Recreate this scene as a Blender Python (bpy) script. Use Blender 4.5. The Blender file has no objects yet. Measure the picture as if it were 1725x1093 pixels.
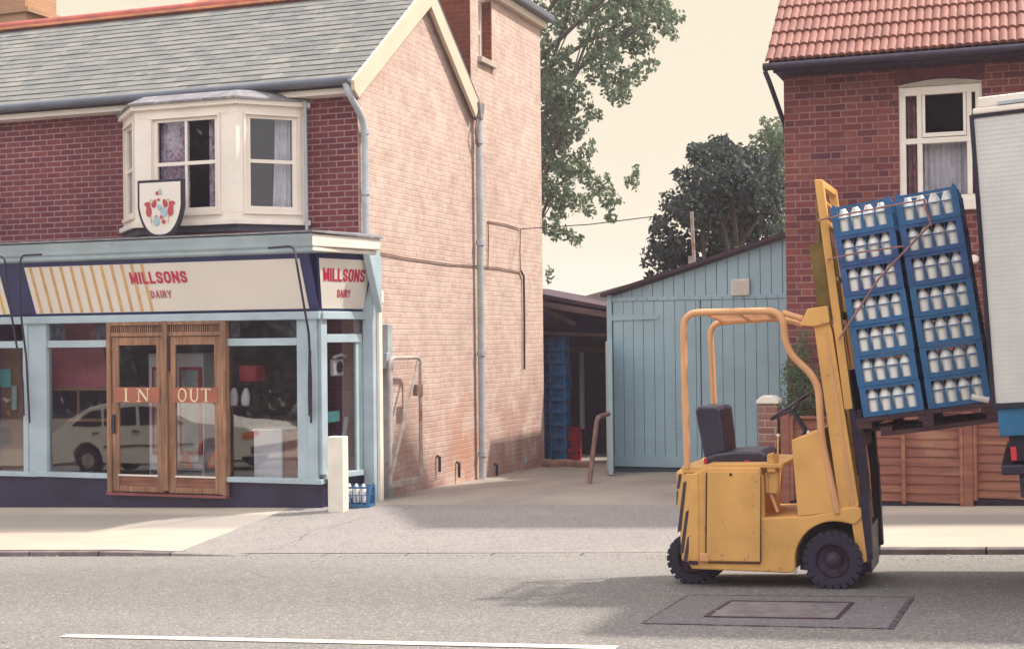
import bpy, bmesh, math, random
from mathutils import Vector, Matrix
random.seed(7)
R = math.radians
sc = bpy.context.scene
col = sc.collection

# ------------------------------------------------------------------ camera
F = 2381.0
CAM = Vector((0, 0, 1.752))
AX = Matrix(((0.93818453, 0.0136493, 0.34586629),
             (0.34597238, -0.00630474, -0.93822351),
             (-0.0106255, 0.99988697, -0.01063729)))     # rows: world axes in camera space
cam = bpy.data.cameras.new('camera')
cam.sensor_width = 36
cam.lens = F / 1725 * 36
cam.clip_end = 1500
cam.clip_start = 0.1
co = bpy.data.objects.new('camera', cam)
col.objects.link(co)
co.matrix_world = Matrix.Translation(CAM) @ AX.to_4x4()
sc.camera = co

# ------------------------------------------------------------------ world, sun, exposure
SUN = Vector((0.565, 0.225, 0.795)).normalized()
sun_el = math.asin(SUN.z)
sun_rot = math.atan2(SUN.x, SUN.y)
w = bpy.data.worlds.new('World')
sc.world = w
w.use_nodes = True
nt = w.node_tree
nt.nodes.clear()
wo = nt.nodes.new('ShaderNodeOutputWorld')
bg = nt.nodes.new('ShaderNodeBackground')
sky = nt.nodes.new('ShaderNodeTexSky')
sky.sky_type = 'NISHITA'
sky.sun_disc = False
sky.sun_elevation = sun_el
sky.sun_rotation = sun_rot
sky.dust_density = 4
hz = nt.nodes.new('ShaderNodeMix'); hz.data_type = 'RGBA'
hz.inputs[0].default_value = 0.94
nt.links.new(sky.outputs[0], hz.inputs[6])
geo = nt.nodes.new('ShaderNodeTexCoord')
sep = nt.nodes.new('ShaderNodeSeparateXYZ')
nt.links.new(geo.outputs['Generated'], sep.inputs[0])
mr = nt.nodes.new('ShaderNodeMapRange')
mr.inputs[1].default_value = 0.35; mr.inputs[2].default_value = -0.75
mr.inputs[3].default_value = 1.0; mr.inputs[4].default_value = 2.3
mr.interpolation_type = 'SMOOTHSTEP'
nt.links.new(sep.outputs[1], mr.inputs[0])
mrz = nt.nodes.new('ShaderNodeMapRange'); mrz.interpolation_type = 'SMOOTHSTEP'
mrz.inputs[1].default_value = 0.35; mrz.inputs[2].default_value = 0.8
mrz.inputs[3].default_value = 0.0; mrz.inputs[4].default_value = 0.8
nt.links.new(sep.outputs[2], mrz.inputs[0])
mr.inputs[3].default_value = 0.0; mr.inputs[4].default_value = 1.0
mxx = nt.nodes.new('ShaderNodeMath'); mxx.operation = 'MAXIMUM'
nt.links.new(mr.outputs[0], mxx.inputs[0]); nt.links.new(mrz.outputs[0], mxx.inputs[1])
vm = nt.nodes.new('ShaderNodeMix'); vm.data_type = 'RGBA'      # creamy haze ahead, cooler and brighter overhead and behind
vm.inputs[6].default_value = (6.35, 5.6, 4.25, 1)
vm.inputs[7].default_value = (13.4, 13.2, 14.0, 1)
nt.links.new(mxx.outputs[0], vm.inputs[0])
nt.links.new(vm.outputs[2], hz.inputs[7])
nt.links.new(hz.outputs[2], bg.inputs[0])
bg.inputs[1].default_value = 0.1
nt.links.new(bg.outputs[0], wo.inputs[0])
sl = bpy.data.lights.new('sun', 'SUN')
sl.energy = 3.7
sl.angle = R(2.2)
sl.color = (1.0, 0.94, 0.86)
so = bpy.data.objects.new('sun', sl)
col.objects.link(so)
so.rotation_euler = SUN.to_track_quat('Z', 'Y').to_euler()
sc.view_settings.view_transform = 'Standard'
sc.view_settings.look = 'None'
sc.view_settings.exposure = 0.63
sc.view_settings.gamma = 1
sc.view_settings.use_curve_mapping = False
sc.render.engine = 'CYCLES'
sc.cycles.max_bounces = 8
sc.cycles.transparent_max_bounces = 16

# ------------------------------------------------------------------ calibration: photo point on a real plane -> metres
def ray(x, y): return AX @ Vector((x - 862.5, 546.5 - y, -F))
def at(x, y, Y): r = ray(x, y); return CAM + r * (Y / r.y)
def atX(x, y, X): r = ray(x, y); return CAM + r * (X / r.x)
def V(*a): return Vector(a)

# ------------------------------------------------------------------ materials
class E:
    """tiny expression wrapper for shader math"""
    def __init__(s, nt, sock): s.nt, s.s = nt, sock
    def op(s, o, *b, clamp=False):
        n = s.nt.nodes.new('ShaderNodeMath'); n.operation = o; n.use_clamp = clamp
        for i, q in enumerate((s,) + b):
            if isinstance(q, E): s.nt.links.new(q.s, n.inputs[i])
            else: n.inputs[i].default_value = q
        return E(s.nt, n.outputs[0])
    def __add__(s, b): return s.op('ADD', b)
    def __sub__(s, b): return s.op('SUBTRACT', b)
    def __mul__(s, b): return s.op('MULTIPLY', b)
    def __truediv__(s, b): return s.op('DIVIDE', b)
    def fl(s): return s.op('FLOOR')
    def fr(s): return s.op('FRACT')
    def mn(s, b): return s.op('MINIMUM', b)
    def mx(s, b): return s.op('MAXIMUM', b)
    def ab(s): return s.op('ABSOLUTE')
    def gt(s, b): return s.op('GREATER_THAN', b)
    def rng(s, a, b, c=0., d=1., sm=True):
        n = s.nt.nodes.new('ShaderNodeMapRange'); n.interpolation_type = 'SMOOTHSTEP' if sm else 'LINEAR'
        s.nt.links.new(s.s, n.inputs[0])
        for i, q in enumerate((a, b, c, d)): n.inputs[i + 1].default_value = q
        return E(s.nt, n.outputs[0])

def newmat(name):
    m = bpy.data.materials.new(name); m.use_nodes = True
    t = m.node_tree; b = t.nodes['Principled BSDF']
    return m, t, b
def pos(t):
    g = t.nodes.new('ShaderNodeNewGeometry'); s = t.nodes.new('ShaderNodeSeparateXYZ')
    t.links.new(g.outputs['Position'], s.inputs[0])
    return g, [E(t, s.outputs[i]) for i in range(3)]
def noise(t, scale, detail=3, vec=None, dist=0, stretch=None, rough=.55, objc=False):
    n = t.nodes.new('ShaderNodeTexNoise'); n.inputs['Scale'].default_value = scale
    n.inputs['Detail'].default_value = detail; n.inputs['Roughness'].default_value = rough
    n.inputs['Distortion'].default_value = dist
    if vec is None:
        if objc:
            vec = t.nodes.new('ShaderNodeTexCoord').outputs['Object']
        else:
            vec = t.nodes.new('ShaderNodeNewGeometry').outputs['Position']
    if stretch:
        mp = t.nodes.new('ShaderNodeMapping'); mp.inputs['Scale'].default_value = stretch
        t.links.new(vec, mp.inputs[0]); vec = mp.outputs[0]
    t.links.new(vec, n.inputs['Vector'])
    return E(t, n.outputs[0])
def c4(c): return (c[0], c[1], c[2], 1)
def mixc(t, f, a, b, mode='MIX'):
    n = t.nodes.new('ShaderNodeMix'); n.data_type = 'RGBA'; n.blend_type = mode
    for i, q in ((0, f), (6, a), (7, b)):
        if isinstance(q, E): t.links.new(q.s, n.inputs[i])
        elif hasattr(q, 'is_linked'): t.links.new(q, n.inputs[i])
        elif i == 0: n.inputs[0].default_value = q
        else: n.inputs[i].default_value = c4(q)
    return n.outputs[2]
def bump(t, b, h, s=.3, d=.01):
    n = t.nodes.new('ShaderNodeBump'); n.inputs['Strength'].default_value = s; n.inputs['Distance'].default_value = d
    t.links.new(h.s, n.inputs['Height']); t.links.new(n.outputs[0], b.inputs['Normal'])
def setc(t, b, c): t.links.new(c, b.inputs['Base Color'])
def island(t):
    g = t.nodes.new('ShaderNodeNewGeometry'); return E(t, g.outputs['Random Per Island'])
def mul(c, k): return tuple(x * k for x in c)

def paint(name, c, rough=.5, var=.14, sc_=2.5, dirt=None, metal=0, objc=False, bmp=.08, fine=40, spec=.5, dscale=5, dlim=(.56, .72)):
    m, t, b = newmat(name)
    n1 = noise(t, sc_, 4, objc=objc); n2 = noise(t, fine, 3, objc=objc)
    o = mixc(t, n1.rng(.3, .7), mul(c, 1 - var), mul(c, 1 + var))
    if dirt:
        nd = noise(t, dscale, 6, objc=objc, rough=.7)
        o = mixc(t, nd.rng(*dlim), o, dirt)
    setc(t, b, o)
    b.inputs['Metallic'].default_value = metal
    b.inputs['Specular IOR Level'].default_value = spec
    t.links.new((n1.rng(.2, .8, max(rough - .1, .02), min(rough + .12, 1))).s, b.inputs['Roughness'])
    if bmp: bump(t, b, n2, bmp, .004)
    return m

def brickmat(name, ax, cols, mort, flemish=False, mw=.011, var=.2, stain=None, bh=.075, smear=0.):
    m, t, b = newmat(name)
    g, p = pos(t)
    wob = noise(t, 9, 3)
    u = p[ax] + (wob - .5) * .006; v = p[2] + (noise(t, 6, 2) - .5) * .006 + 5.0
    u = u + 60.0
    per = .3375 if flemish else .225
    vv = v / bh; row = vv.fl(); fv = vv.fr()
    uu = u / per + row.op('MODULO', 2.) * .5
    k = uu.fr() * per; ide = uu.fl() * 2.
    d = k.mn(k * -1. + per)
    if flemish:
        d = d.mn((k - .225).ab()); ide = ide + k.gt(.225)
    dv = (fv.mn(fv * -1. + 1.)) * bh
    dd = d.mn(dv)
    mask = dd.rng(mw * .35, mw * .75)                     # 0 mortar, 1 brick
    cx = t.nodes.new('ShaderNodeCombineXYZ'); t.links.new(ide.s, cx.inputs[0]); t.links.new(row.s, cx.inputs[1])
    wn = t.nodes.new('ShaderNodeTexWhiteNoise'); wn.noise_dimensions = '2D'; t.links.new(cx.outputs[0], wn.inputs['Vector'])
    r = t.nodes.new('ShaderNodeValToRGB'); r.color_ramp.interpolation = 'LINEAR'
    el = r.color_ramp.elements
    while len(el) < len(cols): el.new(.5)
    for i, c in enumerate(cols):
        el[i].position = i / (len(cols) - 1) if len(cols) > 1 else 0; el[i].color = c4(c)
    t.links.new(wn.outputs[0], r.inputs[0])
    big = noise(t, .9, 4); fine = noise(t, 55, 4)
    bc = mixc(t, fine.rng(.3, .75), r.outputs[0], mul(cols[len(cols) // 2], .75))
    mt = mixc(t, noise(t, 3, 4).rng(.35, .7), mort, mul(mort, .72))
    if smear:
        sm = noise(t, 4, 6, rough=.8).rng(.40, .62) * smear
        bc = mixc(t, sm, bc, mul(mort, 1.02))
        bc = mixc(t, noise(t, 1.6, 5).rng(.55, .75) * (smear * .6), bc, mul(cols[0], .86))
    else:
        bc = mixc(t, noise(t, 4, 6, rough=.75).rng(.55, .8) * .5, bc, mul(cols[0], .5))
        bc = mixc(t, noise(t, 7, 5).rng(.62, .8) * .25, bc, mort)
    o = mixc(t, mask, mt, bc)
    o = mixc(t, 1.0, o, mixc(t, big.rng(.3, .7), (1 - var, 1 - var, 1 - var), (1, 1, 1)), 'MULTIPLY')
    if stain:
        for (sc_, cc, y0, y1, z0, z1) in stain:
            msk = p[1].rng(y0, y0 + .5) * p[1].rng(y1, y1 + .5, 1, 0) * p[2].rng(z0, z1, 1, 0) * noise(t, 2.2, 5).rng(.3, .65) * sc_
            o = mixc(t, msk, o, cc)
    setc(t, b, o)
    b.inputs['Roughness'].default_value = .88
    b.inputs['Specular IOR Level'].default_value = .2
    bump(t, b, mask * 1.0 + fine * .25, .5, .008)
    return m

def woodmat(name, c1, c2, axis=0, rough=.6, s=1.0, objc=False):
    m, t, b = newmat(name)
    st = [26 * s, 26 * s, 26 * s]; st[axis] = 1.6 * s
    n = noise(t, 1, 5, stretch=tuple(st), dist=.6, objc=objc)
    n2 = noise(t, 2.2, 4, objc=objc)
    o = mixc(t, n.rng(.32, .68), c1, c2)
    o = mixc(t, 1.0, o, mixc(t, n2.rng(.3, .7), (.75, .75, .75), (1.1, 1.1, 1.1)), 'MULTIPLY')
    setc(t, b, o); b.inputs['Roughness'].default_value = rough
    bump(t, b, n, .25, .004)
    return m

def glassmat(name, tint=(.86, .87, .9), refl=1.0, rough=.015):
    m = bpy.data.materials.new(name); m.use_nodes = True; t = m.node_tree; t.nodes.clear()
    o = t.nodes.new('ShaderNodeOutputMaterial'); mx = t.nodes.new('ShaderNodeMixShader')
    tr = t.nodes.new('ShaderNodeBsdfTransparent'); tr.inputs[0].default_value = c4(tint)
    gl = t.nodes.new('ShaderNodeBsdfGlossy'); gl.inputs['Roughness'].default_value = rough
    fr = t.nodes.new('ShaderNodeFresnel'); fr.inputs[0].default_value = 1.5
    gg = t.nodes.new('ShaderNodeNewGeometry')
    k = E(t, fr.outputs[0]) * (4.0 * refl) * (E(t, gg.outputs['Backfacing']) * -1. + 1.)
    bn = t.nodes.new('ShaderNodeBump'); bn.inputs['Strength'].default_value = .05; bn.inputs['Distance'].default_value = .02
    t.links.new(noise(t, 1.3, 2).s, bn.inputs['Height']); t.links.new(bn.outputs[0], gl.inputs['Normal'])
    t.links.new(k.s, mx.inputs[0]); t.links.new(tr.outputs[0], mx.inputs[1]); t.links.new(gl.outputs[0], mx.inputs[2])
    t.links.new(mx.outputs[0], o.inputs[0])
    return m

def leafmat(name, dark, mid, light):
    m, t, b = newmat(name)
    r = t.nodes.new('ShaderNodeValToRGB'); e = r.color_ramp.elements
    e[0].color = c4(dark); e[1].color = c4(light); e.new(.5).color = c4(mid)
    t.links.new(island(t).s, r.inputs[0]); t.links.new(r.outputs[0], b.inputs['Base Color'])
    b.inputs['Roughness'].default_value = .55
    tl = t.nodes.new('ShaderNodeBsdfTranslucent'); t.links.new(r.outputs[0], tl.inputs[0])
    mx = t.nodes.new('ShaderNodeMixShader'); mx.inputs[0].default_value = .35
    t.links.new(b.outputs[0], mx.inputs[1]); t.links.new(tl.outputs[0], mx.inputs[2])
    t.links.new(mx.outputs[0], t.nodes['Material Output'].inputs[0])
    return m

M = {}
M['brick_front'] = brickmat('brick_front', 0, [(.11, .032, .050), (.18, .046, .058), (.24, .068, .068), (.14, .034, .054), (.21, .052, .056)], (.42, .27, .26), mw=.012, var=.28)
M['brick_house'] = brickmat('brick_house', 0, [(.055, .020, .045), (.16, .042, .052), (.215, .066, .06), (.26, .085, .066), (.09, .028, .048), (.19, .05, .05), (.24, .10, .085)], (.34, .19, .175), flemish=True, mw=.0105)
M['brick_house_side'] = brickmat('brick_house_side', 1, [(.10, .03, .035), (.16, .04, .045), (.21, .06, .05)], (.32, .2, .17), flemish=True)
GS = [(.62, (.50, .22, .085), 18.4, 19.6, -.3, 1.6), (.6, (.40, .20, .17), 15.7, 22.4, -.6, 2.4), (.6, (.30, .15, .13), 20.4, 22.6, -.2, 1.6)]
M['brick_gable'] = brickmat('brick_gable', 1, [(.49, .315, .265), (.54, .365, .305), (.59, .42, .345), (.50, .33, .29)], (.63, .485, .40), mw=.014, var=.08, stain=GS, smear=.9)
M['brick_red'] = brickmat('brick_red', 0, [(.16, .05, .035), (.22, .07, .045), (.27, .09, .055)], (.26, .13, .09), mw=.009)
M['brick_pier'] = brickmat('brick_pier', 0, [(.20, .08, .07), (.30, .14, .11), (.36, .2, .16)], (.42, .33, .27))
M['blue'] = paint('pale_blue_paint', (.37, .46, .49), .45, .10, dirt=(.22, .25, .27), dlim=(.6, .85))
M['blue_dk'] = paint('navy_paint', (.018, .024, .10), .4, .2)
M['riser'] = paint('stall_riser_paint', (.022, .016, .055), .38, .3, 1.5, dirt=(.05, .03, .06))
M['cream'] = paint('cream_panel', (.74, .68, .59), .35, .03, 1.2, dirt=(.68, .61, .52), dlim=(.6, .8))
M['white'] = paint('white_gloss', (.78, .70, .60), .4, .05, 3, dirt=(.5, .42, .34), dlim=(.62, .8))
M['verge'] = paint('verge_paint', (.60, .50, .37), .5, .04, 3)
M['magenta'] = paint('red_lettering', (.50, .022, .07), .4, .1)
M['magenta_lt'] = paint('faded_lettering', (.55, .16, .19), .5, .15)
M['stripe'] = paint('yellow_stripe', (.62, .37, .15), .4, .12, 8)
M['stripe_dk'] = paint('ochre_stripe', (.70, .42, .06), .4, .1)
M['wood_door'] = woodmat('door_oak', (.20, .095, .05), (.38, .20, .11), 2, .5)
M['wood_dark'] = woodmat('door_panel', (.16, .055, .03), (.26, .10, .06), 0, .5)
M['letter_cream'] = paint('cream_lettering', (.75, .62, .38), .5, .05)
M['lead'] = paint('lead_sheet', (.21, .20, .21), .75, .2, 6, dirt=(.42, .38, .33), dscale=12, dlim=(.58, .7), spec=.25)
M['gutter'] = paint('grey_blue_gutter', (.10, .11, .135), .45, .15, 3)
M['pipe'] = paint('pale_pipe', (.36, .40, .42), .45, .12, 5, dirt=(.2, .17, .15), dlim=(.6, .75))
M['black'] = paint('black_paint', (.012, .010, .022), .4, .3)
M['iron'] = paint('black_iron', (.02, .012, .03), .5, .3, 6)
M['redtile'] = paint('red_clay', (.36, .085, .06), .7, .22, 4, dirt=(.2, .07, .06))
M['orangetile'] = paint('orange_clay', (.52, .22, .11), .7, .2, 3)
M['glass'] = glassmat('window_glass')
M['glass_up'] = glassmat('upper_glass', (.85, .85, .9), .4)
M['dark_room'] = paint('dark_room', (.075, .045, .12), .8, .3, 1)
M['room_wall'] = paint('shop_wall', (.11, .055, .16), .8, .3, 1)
M['brown_room'] = paint('brown_board', (.24, .105, .05), .7, .15, 2)
M['curtain'] = paint('net_curtain', (.78, .68, .68), .85, .2, 9, dirt=(.45, .25, .30), dscale=22, dlim=(.45, .6))
M['curtain_lt'] = paint('pale_curtain', (.80, .78, .72), .85, .12, 9)
M['leadlight'] = paint('leaded_glass', (.10, .085, .12), .3, .4, 18)
M['concrete'] = paint('concrete', (.42, .36, .30), .85, .1, 2)
M['post_white'] = paint('white_post_paint', (.74, .69, .58), .6, .07, 4, dirt=(.45, .38, .29), dscale=13, dlim=(.6, .75))
M['galv'] = paint('galvanised', (.42, .36, .32), .5, .2, 8, dirt=(.3, .14, .10), dlim=(.5, .7))
M['rust'] = paint('rusty_pipe', (.20, .11, .09), .7, .3, 8)
M['shedblue'] = paint('shed_blue_paint', (.37, .53, .585), .65, .07, 1.6, dirt=(.29, .42, .47), dscale=2.5, dlim=(.58, .85))
M['shedroof'] = paint('felt_roof', (.07, .04, .055), .8, .3, 3)
M['oldwood'] = woodmat('old_beam', (.10, .06, .07), (.17, .11, .11), 0, .8)
M['palegrey'] = paint('pale_sheet_roof', (.38, .32, .27), .8, .15, 3)
M['fork_y'] = paint('forklift_yellow', (.68, .365, .11), .5, .10, 3, dirt=(.33, .15, .07), dscale=11, dlim=(.60, .74), spec=.35)
M['fork_o'] = paint('guard_orange', (.66, .34, .16), .42, .08, 4, spec=.4)
M['olive'] = paint('shaded_mast', (.14, .09, .015), .4, .3, 5)  # dark olive copy of the mast yellow, shade put into the colour
M['rubber'] = paint('tyre_rubber', (.022, .016, .035), .75, .3, 10)
M['rim'] = paint('wheel_rim', (.045, .02, .045), .5, .3, 8, dirt=(.14, .05, .08))
M['vinyl'] = paint('black_vinyl', (.025, .022, .045), .38, .2, 5, spec=.6)
M['mast_dk'] = paint('greasy_steel', (.022, .012, .030), .45, .3, 6)
M['red'] = paint('red_plastic', (.50, .02, .035), .4, .1)
M['crate'] = paint('blue_crate', (.025, .125, .28), .45, .2, 5, objc=True, dirt=(.02, .07, .17), dlim=(.5, .75))
M['crate_dk'] = paint('dull_blue_crate', (.030, .085, .235), .5, .2, 5, objc=True)
M['milk'] = paint('milk_bottle', (.86, .83, .76), .22, .02, spec=.6, bmp=0)
M['pallet'] = woodmat('pallet_wood', (.055, .02, .03), (.11, .045, .045), 0, .8)
M['fence'] = None
M['truck_dkblue'] = paint('truck_blue', (.02, .13, .26), .4, .15, 3)
M['orange'] = paint('orange_plastic', (.85, .22, .08), .35, .08)
M['car'] = paint('silver_car', (.80, .75, .66), .4, .05, 2)
M['tin'] = paint('white_appliance', (.84, .80, .75), .4, .05)
M['teal'] = paint('teal_plastic', (.10, .42, .38), .5, .1)
M['card'] = paint('cardboard', (.36, .16, .10), .8, .15)
M['pinkred'] = paint('faded_red_board', (.80, .20, .25), .6, .2, 1.3)
M['kerb'] = paint('kerb_stone', (.17, .135, .13), .85, .25, 5)
M['rod'] = paint('rusty_rod', (.28, .13, .11), .6, .2, 9)

def slatemat():
    m, t, b = newmat('roof_slate')
    r = t.nodes.new('ShaderNodeValToRGB'); e = r.color_ramp.elements
    e[0].color = (.15, .155, .15, 1); e[1].color = (.215, .205, .185, 1); e.new(.6).color = (.18, .18, .165, 1)
    t.links.new(island(t).s, r.inputs[0])
    n = noise(t, 3, 6, rough=.7)
    o = mixc(t, n.rng(.5, .75), r.outputs[0], (.28, .265, .225))
    setc(t, b, o); b.inputs['Roughness'].default_value = .75; b.inputs['Specular IOR Level'].default_value = .3; bump(t, b, noise(t, 30, 4), .3, .006)
    return m
M['slate'] = slatemat()
def tilemat():
    m, t, b = newmat('clay_tile')
    g, p = pos(t)
    n = noise(t, 2.5, 5); n2 = noise(t, 14, 4)
    o = mixc(t, n.rng(.3, .7), (.195, .070, .050), (.27, .105, .072))
    o = mixc(t, n2.rng(.5, .8), o, (.19, .065, .06))
    setc(t, b, o); b.inputs['Roughness'].default_value = .65; bump(t, b, n2, .2, .004)
    return m
M['tile'] = tilemat()
def fencemat():
    m, t, b = newmat('larch_lap')
    n = noise(t, 1, 5, stretch=(1.4, 20, 24), dist=.8)
    r = mixc(t, island(t), (.27, .10, .065), (.40, .17, .095))
    o = mixc(t, n.rng(.3, .7), r, (.22, .075, .055))
    o = mixc(t, noise(t, 1.7, 4).rng(.5, .8), o, (.42, .22, .13))
    setc(t, b, o); b.inputs['Roughness'].default_value = .75; bump(t, b, n, .3, .004)
    return m
M['fence'] = fencemat()
def asphaltmat(name, a, b_, c, speck=(.42, .37, .31)):
    m, t, b = newmat(name)
    v = t.nodes.new('ShaderNodeTexVoronoi'); v.inputs['Scale'].default_value = 58
    t.links.new(t.nodes.new('ShaderNodeNewGeometry').outputs['Position'], v.inputs['Vector'])
    chip = E(t, v.outputs['Distance']); cr = t.nodes.new('ShaderNodeSeparateColor'); t.links.new(v.outputs['Color'], cr.inputs[0])
    rnd = E(t, cr.outputs[0])
    g0, p0 = pos(t)
    big = noise(t, .45, 5, stretch=(.35, 1.3, 1)); mid = noise(t, 3.5, 5)
    o = mixc(t, big.rng(.3, .7), a, b_)
    o = mixc(t, mid.rng(.45, .8) * .6, o, c)
    if name == 'road_asphalt':
        yy = p0[1] + (big - .5) * 1.4
        o = mixc(t, yy.rng(11.0, 12.3) * .55, o, mul(b_, 1.25))
        o = mixc(t, yy.rng(8.9, 9.7) * yy.rng(10.4, 11.3, 1, 0) * .5, o, mul(a, .8))
        o = mixc(t, noise(t, 1.3, 5, rough=.7).rng(.62, .74) * yy.rng(12.2, 11.4) * .4, o, mul(a, .6))
    ck = t.nodes.new('ShaderNodeTexVoronoi'); ck.feature = 'DISTANCE_TO_EDGE'; ck.inputs['Scale'].default_value = .33
    wv = t.nodes.new('ShaderNodeVectorMath'); wv.operation = 'ADD'
    nz = t.nodes.new('ShaderNodeTexNoise'); nz.inputs['Scale'].default_value = 1.8; nz.inputs['Detail'].default_value = 6
    t.links.new(g0.outputs['Position'], wv.inputs[0]); t.links.new(nz.outputs['Color'], wv.inputs[1]); t.links.new(wv.outputs[0], ck.inputs['Vector'])
    crack = E(t, ck.outputs['Distance']).rng(.007, .0) * noise(t, .6, 3).rng(.48, .62)
    o = mixc(t, crack * .6, o, mul(a, .45))
    o = mixc(t, rnd.rng(.62, .95) * chip.rng(.55, .2), o, speck)
    o = mixc(t, rnd.rng(.35, .05) * .55, o, mul(a, .55))
    setc(t, b, o); b.inputs['Roughness'].default_value = .9
    b.inputs['Specular IOR Level'].default_value = .25
    bump(t, b, chip * -1. + mid * .4, .5, .008)
    return m
M['asphalt'] = asphaltmat('road_asphalt', (.182, .170, .160), (.215, .20, .185), (.245, .225, .20))
M['patch'] = asphaltmat('dark_patch', (.16, .145, .148), (.18, .163, .163), (.20, .18, .175), (.29, .265, .24))
M['apron'] = asphaltmat('crossing_tarmac', (.26, .235, .22), (.31, .28, .255), (.23, .212, .205), (.40, .36, .325))
def pavemat():
    m, t, b = newmat('pavement_concrete')
    g, p = pos(t)
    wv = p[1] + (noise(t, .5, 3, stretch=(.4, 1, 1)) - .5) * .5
    band = wv.rng(13.75, 14.0) * wv.rng(14.55, 14.85, 1, 0)  # grey strip of shade along the pavement, painted into the concrete
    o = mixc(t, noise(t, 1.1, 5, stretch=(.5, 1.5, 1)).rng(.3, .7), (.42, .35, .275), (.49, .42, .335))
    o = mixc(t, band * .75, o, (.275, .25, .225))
    o = mixc(t, noise(t, 28, 4).rng(.5, .8) * .5, o, (.33, .28, .23))
    setc(t, b, o); b.inputs['Roughness'].default_value = .9; bump(t, b, noise(t, 60, 3), .3, .004)
    return m
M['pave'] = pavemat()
def yardmat():
    m, t, b = newmat('yard_concrete')
    g, p = pos(t)
    o = mixc(t, noise(t, .8, 6, rough=.65, stretch=(1, .5, 1)).rng(.3, .7), (.25, .215, .19), (.38, .32, .26))
    o = mixc(t, noise(t, 25, 4).rng(.45, .8) * .5, o, (.22, .19, .175))
    setc(t, b, o); b.inputs['Roughness'].default_value = .88; bump(t, b, noise(t, 40, 3), .3, .005)
    return m
M['yard'] = yardmat()
def trucksidemat():
    m, t, b = newmat('embossed_aluminium')
    co_ = t.nodes.new('ShaderNodeTexCoord'); s = t.nodes.new('ShaderNodeSeparateXYZ'); t.links.new(co_.outputs['Object'], s.inputs[0])
    x, z = E(t, s.outputs[0]), E(t, s.outputs[2])
    a = (x * (2 * math.pi / .030) + z * 90).op('SINE'); c = (x * (-2 * math.pi / .030) + z * 120).op('SINE')
    h = a * c
    o = mixc(t, noise(t, 3, 4, objc=True).rng(.3, .7), (.56, .55, .52), (.63, .62, .58))
    o = mixc(t, h.rng(-.2, 1) * .2, o, (.50, .49, .46))
    o = mixc(t, noise(t, 2.1, 6, objc=True, rough=.7).rng(.66, .76), o, (.42, .25, .18))
    setc(t, b, o); b.inputs['Metallic'].default_value = .25; b.inputs['Roughness'].default_value = .42
    bump(t, b, h, .22, .003)
    return m
M['embossed'] = trucksidemat()
M['leaf_a'] = leafmat('plane_leaf', (.075, .11, .06), (.125, .17, .095), (.20, .25, .15))
M['leaf_b'] = leafmat('dark_leaf', (.022, .034, .036), (.05, .07, .06), (.11, .13, .10))
M['leaf_c'] = leafmat('bush_leaf', (.05, .10, .05), (.09, .17, .08), (.17, .25, .13))
M['bark'] = paint('bark', (.10, .08, .06), .9, .3, 6)

# ------------------------------------------------------------------ object helpers
ORG = {}
def props(o, label=None, cat=None, group=None, kind=None):
    for k, v in (('label', label), ('category', cat), ('group', group), ('kind', kind)):
        if v: o[k] = v
    return o
def thing(name, loc, label, cat, group=None):
    o = bpy.data.objects.new(name, None); o.empty_display_size = .1
    col.objects.link(o); o.location = loc; ORG[o.name] = Vector(loc)
    return props(o, label, cat, group)
def org(p): return ORG.get(p.name, Vector((0, 0, 0))) if p else Vector((0, 0, 0))

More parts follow.
